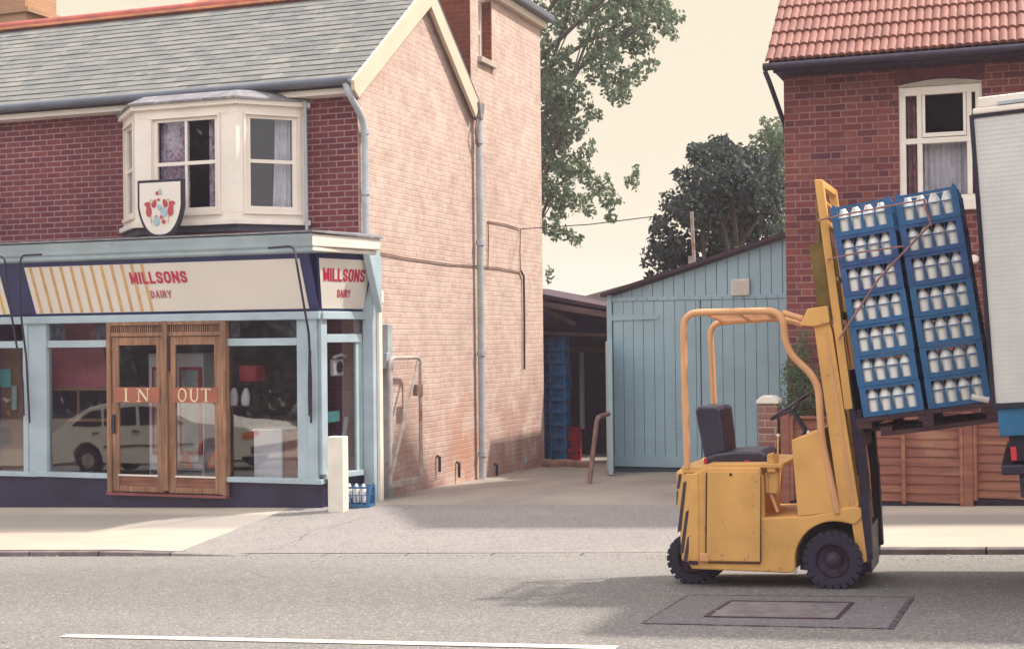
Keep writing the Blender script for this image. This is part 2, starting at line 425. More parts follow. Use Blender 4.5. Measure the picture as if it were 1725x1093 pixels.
class MB:
    def __init__(s): s.v = []; s.f = []
    def add(s, vs, fs):
        n = len(s.v); s.v += [Vector(q) for q in vs]; s.f += [tuple(i + n for i in f) for f in fs]; return s
    def box(s, x0, x1, y0, y1, z0, z1, rot=None, c=None):
        vs = [V(x, y, z) for z in (z0, z1) for y in (y0, y1) for x in (x0, x1)]
        if rot is not None: vs = [rot @ (q - c) + c for q in vs]
        return s.add(vs, [(0, 2, 3, 1), (4, 5, 7, 6), (0, 1, 5, 4), (2, 6, 7, 3), (0, 4, 6, 2), (1, 3, 7, 5)])
    def prism(s, pts, ext):
        """flat outline pushed along ext"""
        n = len(pts); e = Vector(ext); a = [Vector(p) for p in pts]
        nrm = Vector((0, 0, 0))
        for i in range(n): nrm += a[i].cross(a[(i + 1) % n])
        if nrm.dot(e) > 0: a = a[::-1]
        return s.add(a + [p + e for p in a], [tuple(range(n)), tuple(range(2 * n - 1, n - 1, -1))] + [(i, i + n, (i + 1) % n + n, (i + 1) % n) for i in range(n)])
    def bar(s, p, q, w_, h_, up=(0, 0, 1)):
        p, q = Vector(p), Vector(q); d = (q - p).normalized(); u = Vector(up)
        sd = d.cross(u)
        if sd.length < 1e-4: sd = d.cross(Vector((1, 0, 0)))
        sd.normalize(); u = sd.cross(d)
        o = [sd * (a * w_ / 2) + u * (b * h_ / 2) for a, b in ((-1, -1), (1, -1), (1, 1), (-1, 1))]
        return s.add([p + k for k in o] + [q + k for k in o], [(0, 3, 2, 1)[::-1], (4, 5, 6, 7), (0, 1, 5, 4), (1, 2, 6, 5), (2, 3, 7, 6), (3, 0, 4, 7)])
    def tube(s, path, r, n=10, closed=False):
        P = [Vector(p) for p in path]; m = len(P); rings = []
        prev = None
        for i in range(m):
            if closed: d = P[(i + 1) % m] - P[i - 1]
            else: d = P[min(i + 1, m - 1)] - P[max(i - 1, 0)]
            d.normalize()
            if prev is None:
                a = d.cross(Vector((0, 0, 1)))
                if a.length < .05: a = d.cross(Vector((1, 0, 0)))
            else: a = prev - d * prev.dot(d)
            a.normalize(); prev = a; b = d.cross(a)
            rr = r[i] if isinstance(r, (list, tuple)) else r
            rings.append([P[i] + (a * math.cos(2 * math.pi * k / n) + b * math.sin(2 * math.pi * k / n)) * rr for k in range(n)])
        vs = [q for g in rings for q in g]; fs = []
        for i in range(m if closed else m - 1):
            j = (i + 1) % m
            for k in range(n): fs.append((i * n + k, i * n + (k + 1) % n, j * n + (k + 1) % n, j * n + k))
        if not closed: fs += [tuple(range(n))[::-1], tuple((m - 1) * n + k for k in range(n))]
        return s.add(vs, fs)
    def lathe(s, prof, c, ax, n=28, cap=True):
        """prof: (radius, along axis)"""
        c = Vector(c); ax = Vector(ax).normalized(); a = ax.orthogonal().normalized(); b = ax.cross(a)
        vs = []; fs = []
        for (r, h) in prof:
            for k in range(n):
                t_ = 2 * math.pi * k / n; vs.append(c + ax * h + (a * math.cos(t_) + b * math.sin(t_)) * r)
        for i in range(len(prof) - 1):
            for k in range(n): fs.append((i * n + k, i * n + (k + 1) % n, (i + 1) * n + (k + 1) % n, (i + 1) * n + k))
        if cap: fs += [tuple(range(n))[::-1], tuple((len(prof) - 1) * n + k for k in range(n))]
        return s.add(vs, fs)
    def sheet(s, grid):
        """grid[i][j] of points"""
        m, n = len(grid), len(grid[0])
        return s.add([p for r in grid for p in r], [(i * n + j, i * n + j + 1, (i + 1) * n + j + 1, (i + 1) * n + j) for i in range(m - 1) for j in range(n - 1)])
    def build(s, name, mat, parent=None, bev=0, smooth=False, root=None):
        o_ = org(root or parent)
        me = bpy.data.meshes.new(name)
        me.from_pydata([tuple(q - o_) for q in s.v], [], s.f); me.update()
        bm = bmesh.new(); bm.from_mesh(me); bmesh.ops.recalc_face_normals(bm, faces=bm.faces); bm.to_mesh(me); bm.free()
        me.materials.append(mat)
        if smooth:
            for p in me.polygons: p.use_smooth = True
            try: me.set_sharp_from_angle(angle=R(38))
            except Exception: pass
        ob = bpy.data.objects.new(name, me); col.objects.link(ob)
        if parent: ob.parent = parent; ORG[ob.name] = o_
        else: ORG[ob.name] = Vector((0, 0, 0))
        if bev:
            md = ob.modifiers.new('bevel', 'BEVEL'); md.width = bev; md.segments = 2; md.limit_method = 'ANGLE'; md.angle_limit = R(40)
        return ob
def copy_tree(o, parent=None):
    c = o.copy(); col.objects.link(c); c.parent = parent; ORG[c.name] = ORG.get(o.name, Vector())
    for ch in list(o.children): copy_tree(ch, c)
    return c
def smoothpath(pts, it=3):
    P = [Vector(p) for p in pts]
    for _ in range(it):
        q = [P[0]]
        for a, b in zip(P, P[1:]): q += [a * .75 + b * .25, a * .25 + b * .75]
        q.append(P[-1]); P = q
    return P
def rounded(pts, r, n=5):
    """fillet the corners of a polyline"""
    P = [Vector(p) for p in pts]; out = [P[0]]
    for a, b, c in zip(P, P[1:], P[2:]):
        d1 = (a - b); d2 = (c - b); k = min(r, d1.length * .48, d2.length * .48)
        p, q = b + d1.normalized() * k, b + d2.normalized() * k
        for i in range(n + 1):
            t_ = i / n; out.append(p * (1 - t_) ** 2 + b * 2 * t_ * (1 - t_) + q * t_ ** 2)
    out.append(P[-1]); return out
def text(name, s, mat, parent, loc, size, rot, sx=1.0, bold=0, depth=.004, space=1.0, sz=1.0):
    cu = bpy.data.curves.new(name, 'FONT'); cu.body = s; cu.size = size; cu.extrude = depth; cu.offset = bold
    cu.align_x = 'CENTER'; cu.align_y = 'CENTER'; cu.space_character = space
    tmp = bpy.data.objects.new(name + '_t', cu); col.objects.link(tmp)
    dg = bpy.context.evaluated_depsgraph_get(); me = bpy.data.meshes.new_from_object(tmp.evaluated_get(dg))
    bpy.data.objects.remove(tmp)
    mx = Matrix.Translation(Vector(loc) - org(parent)) @ rot.to_4x4() @ Matrix.Diagonal((sx, sz, 1, 1))
    me.transform(mx); me.materials.clear(); me.materials.append(mat)
    ob = bpy.data.objects.new(name, me); col.objects.link(ob); ob.parent = parent; ORG[ob.name] = org(parent)
    return ob
GL = {
 'M': (.95, [[(0, 0), (0, 1)], [(0, 1), (.5, .15)], [(.5, .15), (1, 1)], [(1, 1), (1, 0)]]), 'I': (.0, [[(0, 0), (0, 1)]]),
 'L': (.62, [[(0, 1), (0, 0)], [(0, .0), (1, .0)]]), 'N': (.8, [[(0, 0), (0, 1)], [(0, 1), (1, 0)], [(1, 0), (1, 1)]]),
 'S': (.72, [[(1, .78), (.9, .93), (.5, 1), (.1, .93), (0, .76), (.12, .6), (.5, .5), (.88, .4), (1, .24), (.9, .07), (.5, 0), (.1, .07), (0, .22)]]),
 'O': (.78, [[(.5, 0), (.12, .08), (0, .3), (0, .7), (.12, .92), (.5, 1), (.88, .92), (1, .7), (1, .3), (.88, .08), (.5, 0)]]),
 'D': (.7, [[(0, 0), (0, 1), (.6, .97), (.95, .78), (1, .5), (.95, .22), (.6, .03), (0, 0)]]), 'A': (.8, [[(0, 0), (.5, 1), (1, 0)], [(.22, .34), (.78, .34)]]),
 'R': (.7, [[(0, 0), (0, 1), (.7, 1), (1, .78), (.7, .52), (0, .5)], [(.5, .5), (1, 0)]]), 'Y': (.8, [[(0, 1), (.5, .48), (1, 1)], [(.5, .48), (.5, 0)]])}
def letters(word, c, u, v, h, wl, th, gap, mat, parent, fmap=None):
    """painted stroke lettering: wl = letter width for a full-width glyph"""
    nn = u.cross(v).normalized(); adv = [GL[ch][0] * wl for ch in word]
    tot = sum(adv) + gap * (len(word) - 1) + th * len(word); x_ = -tot / 2 + th / 2; mb = MB()
    for gi, (ch, wd__) in enumerate(zip(word, adv)):
        for pl_i, line in enumerate(GL[ch][1]):
            for k_, (p, q) in enumerate(zip(line, line[1:])):
                a = c + u * (x_ + p[0] * wd__) + v * ((p[1] - .5) * (h - th)); b = c + u * (x_ + q[0] * wd__) + v * ((q[1] - .5) * (h - th))
                d = (b - a); L_ = d.length; d.normalize(); sd = nn.cross(d) * th / 2; e = d * th * (.42 if len(line) > 3 else .5); o__ = nn * (.0006 * ((k_ + pl_i) % 3))
                mb.add([a - e - sd + o__, b + e - sd + o__, b + e + sd + o__, a - e + sd + o__], [(0, 1, 2, 3)])
        x_ += wd__ + th + gap
    if fmap: mb.v = [fmap(q) for q in mb.v]
    return mb.build('lettering', mat, parent)
FACE = Matrix(((1, 0, 0), (0, 0, -1), (0, 1, 0)))            # text facing -Y
FACEX = Matrix(((0, 0, 1), (1, 0, 0), (0, 1, 0)))            # text facing +X, reading towards +Y

# ------------------------------------------------------------------ ground heights
KY, BY = 12.65, 15.2
def zb(X): return -.01 + .03 * (max(-30, min(30, X)) + .7)
def zr(X, Y): return .0445 * max(-30, min(30, X)) - .04 * max(0, min(Y, KY) - 10.3) - .03 * max(0, 8.0 - max(Y, 3))
def kk(X):
    if X < -8.75: return .05
    if X < -8.1: return .05 + (.006 - .05) * (X + 8.75) / .65
    if X < -2.3: return .006
    if X < -1.8: return .006 + (.05 - .006) * (X + 2.3) / .5
    return .05
def H(X, Y):
    if Y <= KY: return zr(X, Y)
    if Y <= BY:
        t_ = (Y - KY) / (BY - KY); return (zr(X, KY) + kk(X)) * (1 - t_) + zb(X) * t_
    return zb(X) - .0238 * (min(Y, 30) - BY)
def frange(a, b, n): return [a + (b - a) * i / n for i in range(n + 1)]
def gsheet(name, x0, x1, y0, y1, nx, ny, mat, dz=0., hf=H):
    g = [[V(x, y, hf(x, y) + dz) for x in frange(x0, x1, nx)] for y in frange(y0, y1, ny)]
    o = MB().sheet(g).build(name, mat); o['kind'] = 'structure'; return o
def xs(vals): return vals
base = MB()
GX = [-300, -120, -60, -45] + frange(-30, 30, 24) + [45, 60, 120, 300]
GY = [-300, -120, -40, -10, 0, 3, 8, 10.3, KY, BY, 20, 25, 30, 45, 120, 300]
base.sheet([[V(x, y, H(x, y) - .12 - (.25 if -40 < x < 40 and 0 < y < 40 else 0)) for x in GX] for y in GY])
o = base.build('ground', M['apron']); o['kind'] = 'structure'
gsheet('road', -40, 40, 3.0, KY, 80, 16, M['asphalt'])
def Hp(x, y): return H(x, max(y, KY + .0001))
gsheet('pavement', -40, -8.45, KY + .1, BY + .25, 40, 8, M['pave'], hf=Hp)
gsheet('crossing', -8.45, -2.0, KY + .1, BY + .25, 26, 8, M['apron'], hf=Hp)
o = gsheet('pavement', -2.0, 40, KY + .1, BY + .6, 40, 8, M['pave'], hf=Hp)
gsheet('yard', -8.45, -1.9, BY + .25, 30, 20, 20, M['yard'])
near = MB().sheet([[V(x, y, zr(x, 3) + .06 - .02 * (y - 3) * 0) for x in frange(-40, 40, 40)] for y in (-4, 0, 2.9)])
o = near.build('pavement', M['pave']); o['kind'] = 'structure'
# kerb stones (far side)
kb_a, kb_b = MB(), MB(); x = -40.
while x < 40:
    x1 = x + .9; kb = kb_b if -8.6 < x < -2.2 else kb_a
    a0, a1 = Hp(x, 0) if False else zr(x, KY) + kk(x), zr(x1, KY) + kk(x1)
    g = .006
    kb.add([V(x + g, KY, zr(x, KY) - .1), V(x1 - g, KY, zr(x1, KY) - .1), V(x1 - g, KY, a1 - .006), V(x + g, KY, a0 - .006),
            V(x1 - g, KY + .012, a1 + .002), V(x + g, KY + .012, a0 + .002), V(x1 - g, KY + .125, a1 + .002), V(x + g, KY + .125, a0 + .002)],
           [(0, 1, 2, 3), (3, 2, 4, 5), (5, 4, 6, 7)])
    x = x1
o = kb_a.build('kerb', M['kerb']); o['kind'] = 'structure'
o = kb_b.build('kerb', M['apron']); o['kind'] = 'structure'
# near kerb
o = MB().sheet([[V(x, 3.0, zr(x, 3) - .1) for x in frange(-40, 40, 20)], [V(x, 3.0, zr(x, 3) + .065) for x in frange(-40, 40, 20)], [V(x, 2.88, zr(x, 3) + .065) for x in frange(-40, 40, 20)]]).build('kerb', M['kerb']); o['kind'] = 'structure'
# centre line dashes (white paint sheet, 4 mm proud), the second dash further along
wl = paint('road_line_white', (.62, .56, .47), .7, .06, 3, dirt=(.36, .31, .26), dscale=14, dlim=(.58, .72))
for (x0, x1) in ((-6.39, -2.37), (-12.4, -8.4)):
    n_ = 8; g = [[V(x, y, zr(x, y) + .004) for x in frange(x0, x1, n_)] for y in (8.15, 8.25)]
    o = MB().sheet(g).build('road_marking', wl); o['kind'] = 'structure'
# manhole reinstatement: a darker patch and inner cover
def quadpatch(name, pts, mat, dz):
    a, b, c, d = pts; g = [[(a.lerp(b, i / 6)).lerp(d.lerp(c, i / 6), j / 4) for i in range(7)] for j in range(5)]
    g = [[V(q.x, q.y, zr(q.x, q.y) + dz) for q in r] for r in g]
    o = MB().sheet(g).build(name, mat); return o
pA = [V(-2.36, 10.02, 0), V(-.80, 10.0, 0), V(-.84, 8.9, 0), V(-2.42, 8.95, 0)]
o = quadpatch('road_patch', pA, M['patch'], .004); o['kind'] = 'structure'
mh = thing('manhole_cover', (-1.6, 9.45, zr(-1.6, 9.45)), 'worn rectangular iron access cover set in a dark patch of the road', 'manhole cover')
fr = MB()
i0 = [V(-2.0, 9.78, 0), V(-1.17, 9.76, 0), V(-1.20, 9.18, 0), V(-2.05, 9.2, 0)]
for a, b in zip(i0, i0[1:] + i0[:1]):
    fr.bar(V(a.x, a.y, zr(a.x, a.y) + .004), V(b.x, b.y, zr(b.x, b.y) + .004), .028, .012)
fr.build('frame', M['rim'], mh)
g = [[(i0[0].lerp(i0[1], i / 4)).lerp(i0[3].lerp(i0[2], i / 4), j / 3) for i in range(5)] for j in range(4)]
MB().sheet([[V(q.x, q.y, zr(q.x, q.y) + .007) for q in r] for r in g]).build('cover', paint('worn_cover', (.165, .148, .15), .6, .25, 9), mh)
cr_ = MB()
for a, b in ((pA[0], pA[1]), (pA[1], pA[2]), (pA[2], pA[3]), (pA[3], pA[0])):
    cr_.bar(V(a.x, a.y, zr(a.x, a.y) + .002), V(b.x, b.y, zr(b.x, b.y) + .002), .035 if a is pA[1] else .010, .010)
o = cr_.build('tar_seam', paint('tar', (.05, .035, .05), .6, .3, 12, dirt=(.14, .12, .13), dscale=18, dlim=(.45, .6))); o['kind'] = 'structure'

# ------------------------------------------------------------------ LEFT BUILDING (dairy)
GXP = -7.84                                                    # gable plane
bld = thing('shop_building', (-10.5, 15.8, zb(-10.5)), 'two storey brick shop with slate roof, bay window and sunlit gable end', 'building')
fw = MB(); yf = 15.8
fw.box(-18, -11.28, yf, yf + .25, 2.7, 5.0).box(-8.57, GXP - .001, yf, yf + .25, 2.7, 5.0).box(-11.28, -8.57, yf, yf + .25, 4.86, 5.0).box(-11.28, -8.57, yf, yf + .25, 2.7, 3.17)
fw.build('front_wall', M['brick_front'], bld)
eR, rR, YR = 5.02, 6.62, 17.87                                  # eave height, ridge height, ridge Y
gw = MB()
gw.prism([V(GXP, yf + .001, -1), V(GXP, 19.6, -1), V(GXP, 19.6, 5.12), V(GXP, YR, 6.50), V(GXP, yf + .001, 5.02)], (-.25, 0, 0))
# wing wall with window opening
wy0, wy1, wz0, wz1 = 19.93, 20.5, 6.05, 6.98
gw.box(GXP - .25, GXP, 19.601, wy0, -1, 7.05).box(GXP - .25, GXP, wy1, 22.8, -1, 7.05).box(GXP - .25, GXP, wy0, wy1, -1, wz0)
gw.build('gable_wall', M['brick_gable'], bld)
# reveal sides of the wing window in red brick, rear wall
MB().box(GXP - .24, GXP - .012, wy1 - .014, wy1 - .002, wz0, 7.0).build('window_reveal', M['brick_red'], bld)
MB().box(-16, GXP - .001, 22.55, 22.8, -1, 7.05).build('rear_wall', M['brick_red'], bld)
MB().box(-18.2, -17.9, yf + .26, 22.8, -1, 5.0).build('party_wall', M['brick_red'], bld)
# red wall above the rear slope and taller block beside it
MB().box(-8.40, GXP - .252, 19.605, 19.85, 4.9, 7.1).box(GXP - .2515, GXP - .004, 19.5965, 19.6, 5.15, 7.05).build('chimney_breast', M['brick_red'], bld)
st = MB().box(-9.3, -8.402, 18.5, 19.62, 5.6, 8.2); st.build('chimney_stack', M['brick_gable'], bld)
# wing window
wf = MB()
xw = GXP - .16
wf.box(xw - .05, xw, wy0 + .01, wy1 - .02, wz0, wz0 + .06).box(xw - .05, xw, wy0 + .01, wy1 - .02, 6.48, 6.54).box(xw - .05, xw, wy0 + .01, wy1 - .02, 6.93, 7.0)
wf.box(xw - .045, xw + .004, wy0 + .011, wy0 + .09, wz0 + .002, 6.99).box(xw - .045, xw + .004, wy1 - .1, wy1 - .021, wz0 + .002, 6.99).box(xw - .04, xw + .002, 20.19, 20.23, wz0, 6.99)
wn_ = wf.build('window', M['white'], bld)
MB().box(xw - .03, xw - .025, wy0 + .08, wy1 - .08, wz0 + .05, 6.95).build('pane', M['glass_up'], wn_)
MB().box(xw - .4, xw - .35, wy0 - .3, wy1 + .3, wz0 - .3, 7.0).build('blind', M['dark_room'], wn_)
MB().box(GXP - .18, GXP + .07, wy0 - .04, wy1 + .05, wz0 - .085, wz0 - .005).build('sill', M['concrete'], wn_)
# wing eave: fascia and gutter, roof
MB().box(GXP - .1, GXP + .10, 19.9, 22.84, 7.05, 7.17).build('wing_fascia', M['verge'], bld)
MB().box(GXP + .05, GXP + .21, 19.9, 23.0, 7.175, 7.30).build('wing_gutter', M['gutter'], bld, bev=.03)
# roofs: slates as separate laps
def slates(mb, o0, du, dv, W, L, gauge=.155, sw=.3, thick=.012, clip=None):
    du, dv = Vector(du).normalized(), Vector(dv).normalized(); nn = du.cross(dv)
    if nn.z < 0: nn = -nn
    rows = int(L / gauge)
    for r in range(rows):
        off = (r % 2) * sw / 2
        i = -1
        while i * sw + off < W:
            a = max(0, i * sw + off + .002); b = min(W, (i + 1) * sw + off - .002); i += 1
            if b - a < .02: continue
            j = random.uniform(-.006, .006); l0 = r * gauge - .01 + j; l1 = min(L, l0 + gauge * 2 * .98)
            if clip and not clip((a + b) / 2, l0 + gauge * .5): continue
            h = random.uniform(.010, .016)
            p = o0 + du * a + dv * l0; q = o0 + du * b + dv * l0; p2 = o0 + du * b + dv * l1; q2 = o0 + du * a + dv * l1
            lo = nn * h * 1.0; hi = nn * (h + thick)
            mb.add([p + lo, q + lo, p2, q2, p + hi + nn * .004, q + hi + nn * .004, p2 + nn * .008, q2 + nn * .008],
                   [(4, 5, 6, 7), (0, 4, 7, 3), (1, 2, 6, 5), (0, 1, 5, 4)])
E0 = V(-18.2, 15.57, 4.93); dv = V(0, YR - 15.57, rR - 4.93); L = dv.length
rb = MB(); rb.prism([E0, E0 + dv, E0 + dv + V(0, YR - 15.57, -(rR - 5.05)), E0 + dv + V(0, YR - 15.57 - .01, -(rR - 5.05) - .06), E0 + dv - V(0, 0, .07), E0 - V(0, -.02, .05)], (18.2 + GXP - .0, 0, 0))
rb.build('roof_deck', M['shedroof'], bld)
sm = MB(); slates(sm, E0 - V(0, .06, .04), (1, 0, 0), dv, 18.2 + GXP + .10, L + .03)
roof = sm.build('roof', M['slate'], bld)
MB().tube([V(x, YR, rR + .05) for x in frange(-18.2, GXP + .1, 26)], .085, 10).build('ridge_tiles', M['redtile'], roof, smooth=True)
rt = MB()
for i in range(26):
    x = -18.1 + i * .4; rt.box(x, x + .39, YR - .12, YR + .12, rR + .0, rR + .035)
rt.build('ridge_flange', M['orangetile'], roof)
# rear wing hip roof seen over the ridge
hp = MB(); o1 = V(-15.1, 20.0, 6.75); dd = V(0, 1, .75)
ang = (1.35, 1.6)
slates(hp, V(-15.2, 19.9, 6.6), (1, 0, 0), dd, 6.6, 3.6, clip=lambda a, l: a > l * .95 + .15)
hp.build('wing_roof', M['slate'], bld)
dn = dd.normalized()
MB().tube([V(-15.2, 19.9, 6.6) + V(.95 * l + .1, 0, 0) + dn * l + V(0, 0, .06) for l in frange(0, 3.6, 9)], .09, 8).build('hip_tiles', M['orangetile'], bld, smooth=True)
# verge boards (both slopes)
def verge(mb, p, q, wd=.24, th=.05):
    d = (q - p).normalized(); up = V(1, 0, 0).cross(d)
    if up.z < 0: up = -up
    mb.prism([p - up * wd, q - up * wd, q, p], (th, 0, 0))
vx = GXP + .065
A, B_, C_ = V(vx, 15.48, 4.93), V(vx, YR, 6.67), V(vx, 19.66, 5.30)
vg = MB()
def offs(p, q, wd):
    d = (q - p).normalized(); up = V(1, 0, 0).cross(d)
    if up.z < 0: up = -up
    return up * wd
k = .235
u1, u2 = offs(A, B_, k), offs(B_, C_, k)
vg.prism([A, B_, V(vx, YR, 6.67 - .32), A - u1 + V(0, .0, .0), V(vx, 15.50, 4.82)], (.05, 0, 0))
vg.prism([B_ + V(.001, 0, 0), C_ + V(.001, 0, 0), C_ - u2 + V(0.001, .0, -.05), V(vx + .001, YR, 6.67 - .32)], (.05, 0, 0))
vg.prism([V(GXP, 15.5, 4.9), V(GXP, YR, 6.55), V(GXP, 19.6, 5.2), V(GXP, 19.6, 5.14), V(GXP, YR, 6.44), V(GXP, 15.55, 4.86)], (.062, 0, 0))
vg.build('verge_boards', M['verge'], bld)
MB().prism([V(GXP + .12, YR + .02, 6.68), V(GXP + .12, 19.66, 5.32), V(GXP + .12, 19.66, 5.29), V(GXP + .12, YR + .02, 6.64)], (-.07, 0, 0)).build('verge_capping', M['gutter'], bld)
# front eave gutter + soffit board
gt = MB(); gt.tube([V(-18, 15.48, 4.93), V(GXP + .06, 15.48, 4.94)], .056, 12)
gut = gt.build('gutter', M['gutter'], bld, smooth=True)
MB().box(-18, GXP + .001, 15.58, 15.80, 4.80, 4.87).build('soffit', M['white'], bld)
# swan-neck and downpipe at the corner
pts = [V(GXP + .0, 15.48, 4.90), V(GXP + .03, 15.5, 4.78), V(GXP + .07, 15.68, 4.60), V(GXP + .07, 15.83, 4.45), V(GXP + .07, 15.86, 4.2), V(GXP + .07, 15.86, 2.95)]
dp = MB().tube(rounded(pts, .1), .042, 10).build('downpipe', M['pipe'], bld, smooth=True)
cl_ = MB()
for z in (4.35, 3.6): cl_.lathe([(.05, -.03), (.056, -.03), (.056, .03), (.05, .03)], (GXP + .07, 15.86, z), (0, 0, 1), 12)
cl_.build('pipe_collar', M['pipe'], dp, smooth=True)
# second downpipe with hopper at the valley
hp2 = MB().prism([V(GXP + .02, 19.56, 5.30), V(GXP + .02, 19.80, 5.30), V(GXP + .02, 19.77, 5.20), V(GXP + .02, 19.71, 5.04), V(GXP + .02, 19.63, 5.04), V(GXP + .02, 19.59, 5.2)], (.13, 0, 0))
dp2 = MB().tube([V(GXP + .09, 19.68, 5.05), V(GXP + .09, 19.68, 4.75), V(GXP + .09, 19.68, H(-7.8, 19.7) + .02)], .05, 12).build('downpipe', M['pipe'], bld, smooth=True)
hp2.build('hopper', M['lead'], dp2, bev=.01)
cl_ = MB()
for z in (4.72, 3.2, 1.55, .05): cl_.lathe([(.052, -.035), (.066, -.035), (.066, .035), (.052, .035)], (GXP + .09, 19.68, z), (0, 0, 1), 12)
cl_.build('pipe_collar', M['pipe'], dp2, smooth=True)
MB().tube(rounded([V(GXP + .10, 19.60, 5.05), V(GXP + .10, 19.50, 4.86), V(GXP + .10, 19.58, 4.70), V(GXP + .10, 19.66, 4.62)], .06), .017, 8).build('overflow_pipe', M['rust'], dp2, smooth=True)
# cables and conduit on the gable
def g2(px, py, off=.02): p = atX(px, py, GXP); return V(GXP + off, p.y, p.z)
MB().tube([g2(640, 427), g2(680, 434), g2(720, 440), g2(755, 445), g2(792, 447), g2(840, 452), g2(875, 458)], .009, 6).build('cable', M['rust'], bld)
MB().tube([g2(820, 452), g2(821, 410), g2(820, 373), g2(850, 378), g2(875, 386), g2(874, 425), g2(875, 457)], .009, 6).build('cable', M['rust'], bld)
MB().tube([g2(875, 457, .03), g2(879, 466, .035), g2(880, 540, .035), g2(880, 622, .035)], .018, 8).build('conduit', M['iron'], bld)
for (x_, y_) in ((735, 775), (768, 785), (832, 788)): p = g2(x_, y_, .05); MB().tube([V(p.x - .04, p.y, p.z + .06), V(p.x, p.y, p.z + .05), V(p.x, p.y, p.z - .16)], .022, 8).build('waste_pipe', M['iron'], bld)
vb = MB()
for (x_, y_) in ((884, 774),): p = g2(x_, y_, 0); vb.box(p.x, p.x + .012, p.y - .08, p.y + .08, p.z - .05, p.z + .05)
vb.build('air_vent', M['pipe'], bld)
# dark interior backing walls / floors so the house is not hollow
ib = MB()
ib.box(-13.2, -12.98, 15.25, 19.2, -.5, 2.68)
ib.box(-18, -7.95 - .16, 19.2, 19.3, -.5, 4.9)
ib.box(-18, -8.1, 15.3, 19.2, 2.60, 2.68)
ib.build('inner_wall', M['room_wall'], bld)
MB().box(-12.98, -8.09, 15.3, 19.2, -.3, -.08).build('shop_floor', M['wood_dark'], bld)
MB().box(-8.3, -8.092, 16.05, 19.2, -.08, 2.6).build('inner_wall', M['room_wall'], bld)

# ---- bay window on first floor
bay = MB()
XL, XR_, dB = -11.30, -8.55, .64
BZ0, BZ1 = 3.24, 4.72
pl = [V(XL, 15.8, 0), V(XL + dB, 15.8 - dB, 0), V(XR_ - dB, 15.8 - dB, 0), V(XR_, 15.8, 0)]
def face(mb, a, b, z0, z1, x0, x1, t0, t1):
    """box on the vertical face a->b: x0..x1 metres along, z0..z1, from depth t0 to t1 (positive outwards)"""
    d = (b - a).normalized(); n_ = V(d.y, -d.x, 0)
    ps = [a + d * x0 + n_ * t0, a + d * x1 + n_ * t0, a + d * x1 + n_ * t1, a + d * x0 + n_ * t1]
    mb.prism([V(p.x, p.y, z0) for p in ps], (0, 0, z1 - z0))
bayroot = bay
faces = [(pl[0], pl[1]), (pl[1], pl[2]), (pl[2], pl[3])]
bf = MB(); gl_ = []; win_specs = []
for i, (a, b) in enumerate(faces):
    Lf = (b - a).length
    mar = .13 if i != 1 else .26
    j = -.0012 * i
    face(bf, a, b, BZ0, BZ0 + .12, 0, Lf, -.08, .0 + j); face(bf, a, b, BZ1 - .13, BZ1, 0, Lf, -.08, .0 + j)
    face(bf, a, b, BZ0 + .12, BZ1 - .13, 0, mar, -.08, .0 + j); face(bf, a, b, BZ0 + .12, BZ1 - .13, Lf - mar, Lf, -.08, .0 + j)
    win_specs.append((a, b, mar, Lf - mar))
bw_ = bf.build('bay_window', M['white'], bld, bev=.004)
tr = MB()
for (a, b) in faces:                                            # cornice and sill mouldings
    Lf = (b - a).length
    face(tr, a, b, BZ1 - .03, BZ1 + .05, -.03, Lf + .03, .002, .06)
tr.build('cornice', M['white'], bw_, bev=.006)
tr = MB()
for (a, b) in faces: face(tr, a, b, BZ0 - .03, BZ0 + .035, -.02, (b - a).length + .02, .003, .055)
tr.build('sill', M['white'], bw_, bev=.006)
sh = MB()
for i, (a, b, x0, x1) in enumerate(win_specs):
    zm = (BZ0 + BZ1) / 2 + .02
    s_ = MB()
    # sash frame
    for (z0, z1) in ((BZ0 + .12, BZ0 + .20), (zm - .022, zm + .022), (BZ1 - .19, BZ1 - .13)): face(s_, a, b, z0, z1, x0, x1, -.065, -.02)
    for (q0, q1) in ((x0, x0 + .055), (x1 - .055, x1)): face(s_, a, b, BZ0 + .12, BZ1 - .13, q0, q1, -.064, -.021)
    if i == 1: face(s_, a, b, BZ0 + .15, BZ1 - .15, (x0 + x1) / 2 - .016, (x0 + x1) / 2 + .016, -.063, -.024)
    # outer architrave
    face(s_, a, b, BZ0 + .10, BZ0 + .135, x0 - .05, x1 + .05, .003, .035)
    face(s_, a, b, BZ1 - .15, BZ1 - .12, x0 - .035, x1 + .035, .003, .022)
    for (q0, q1) in ((x0 - .035, x0 - .01), (x1 + .01, x1 + .035)): face(s_, a, b, BZ0 + .136, BZ1 - .151, q0, q1, .003, .018)
    so_ = s_.build('sash', M['white'], bw_)
    g_ = MB(); face(g_, a, b, BZ0 + .14, BZ1 - .14, x0 + .03, x1 - .03, -.05, -.046)
    g_.build('pane', M['glass_up'], bw_)
def curtain(parent, p0, p1, z0, z1, mat, waves=7, amp=.025, gather=0., name='curtain'):
    d = p1 - p0; n_ = V(-d.y, d.x, 0).normalized(); cols_ = 60; g = []
    for zi in range(9):
        t_ = zi / 8; z = z0 + (z1 - z0) * t_; row = []
        sq = 1 - gather * (1 - t_) ** 1.4
        for i in range(cols_ + 1):
            s_ = i / cols_; q = p0 + d * (s_ * sq) + n_ * (amp * math.sin(2 * math.pi * waves * s_ + .5 * math.sin(9 * s_)) * (1 + .2 * t_))
            row.append(V(q.x, q.y, z))
        g.append(row)
    return MB().sheet(g).build(name, mat, parent, smooth=True)
yb = 15.8 - dB + .16
fx0, fx1 = pl[1].x + .28, pl[2].x - .28
curtain(bw_, V(fx0, yb, 0), V(fx0 + .42, yb, 0), BZ0 + .1, BZ1 - .12, M['curtain'], 6, .02)
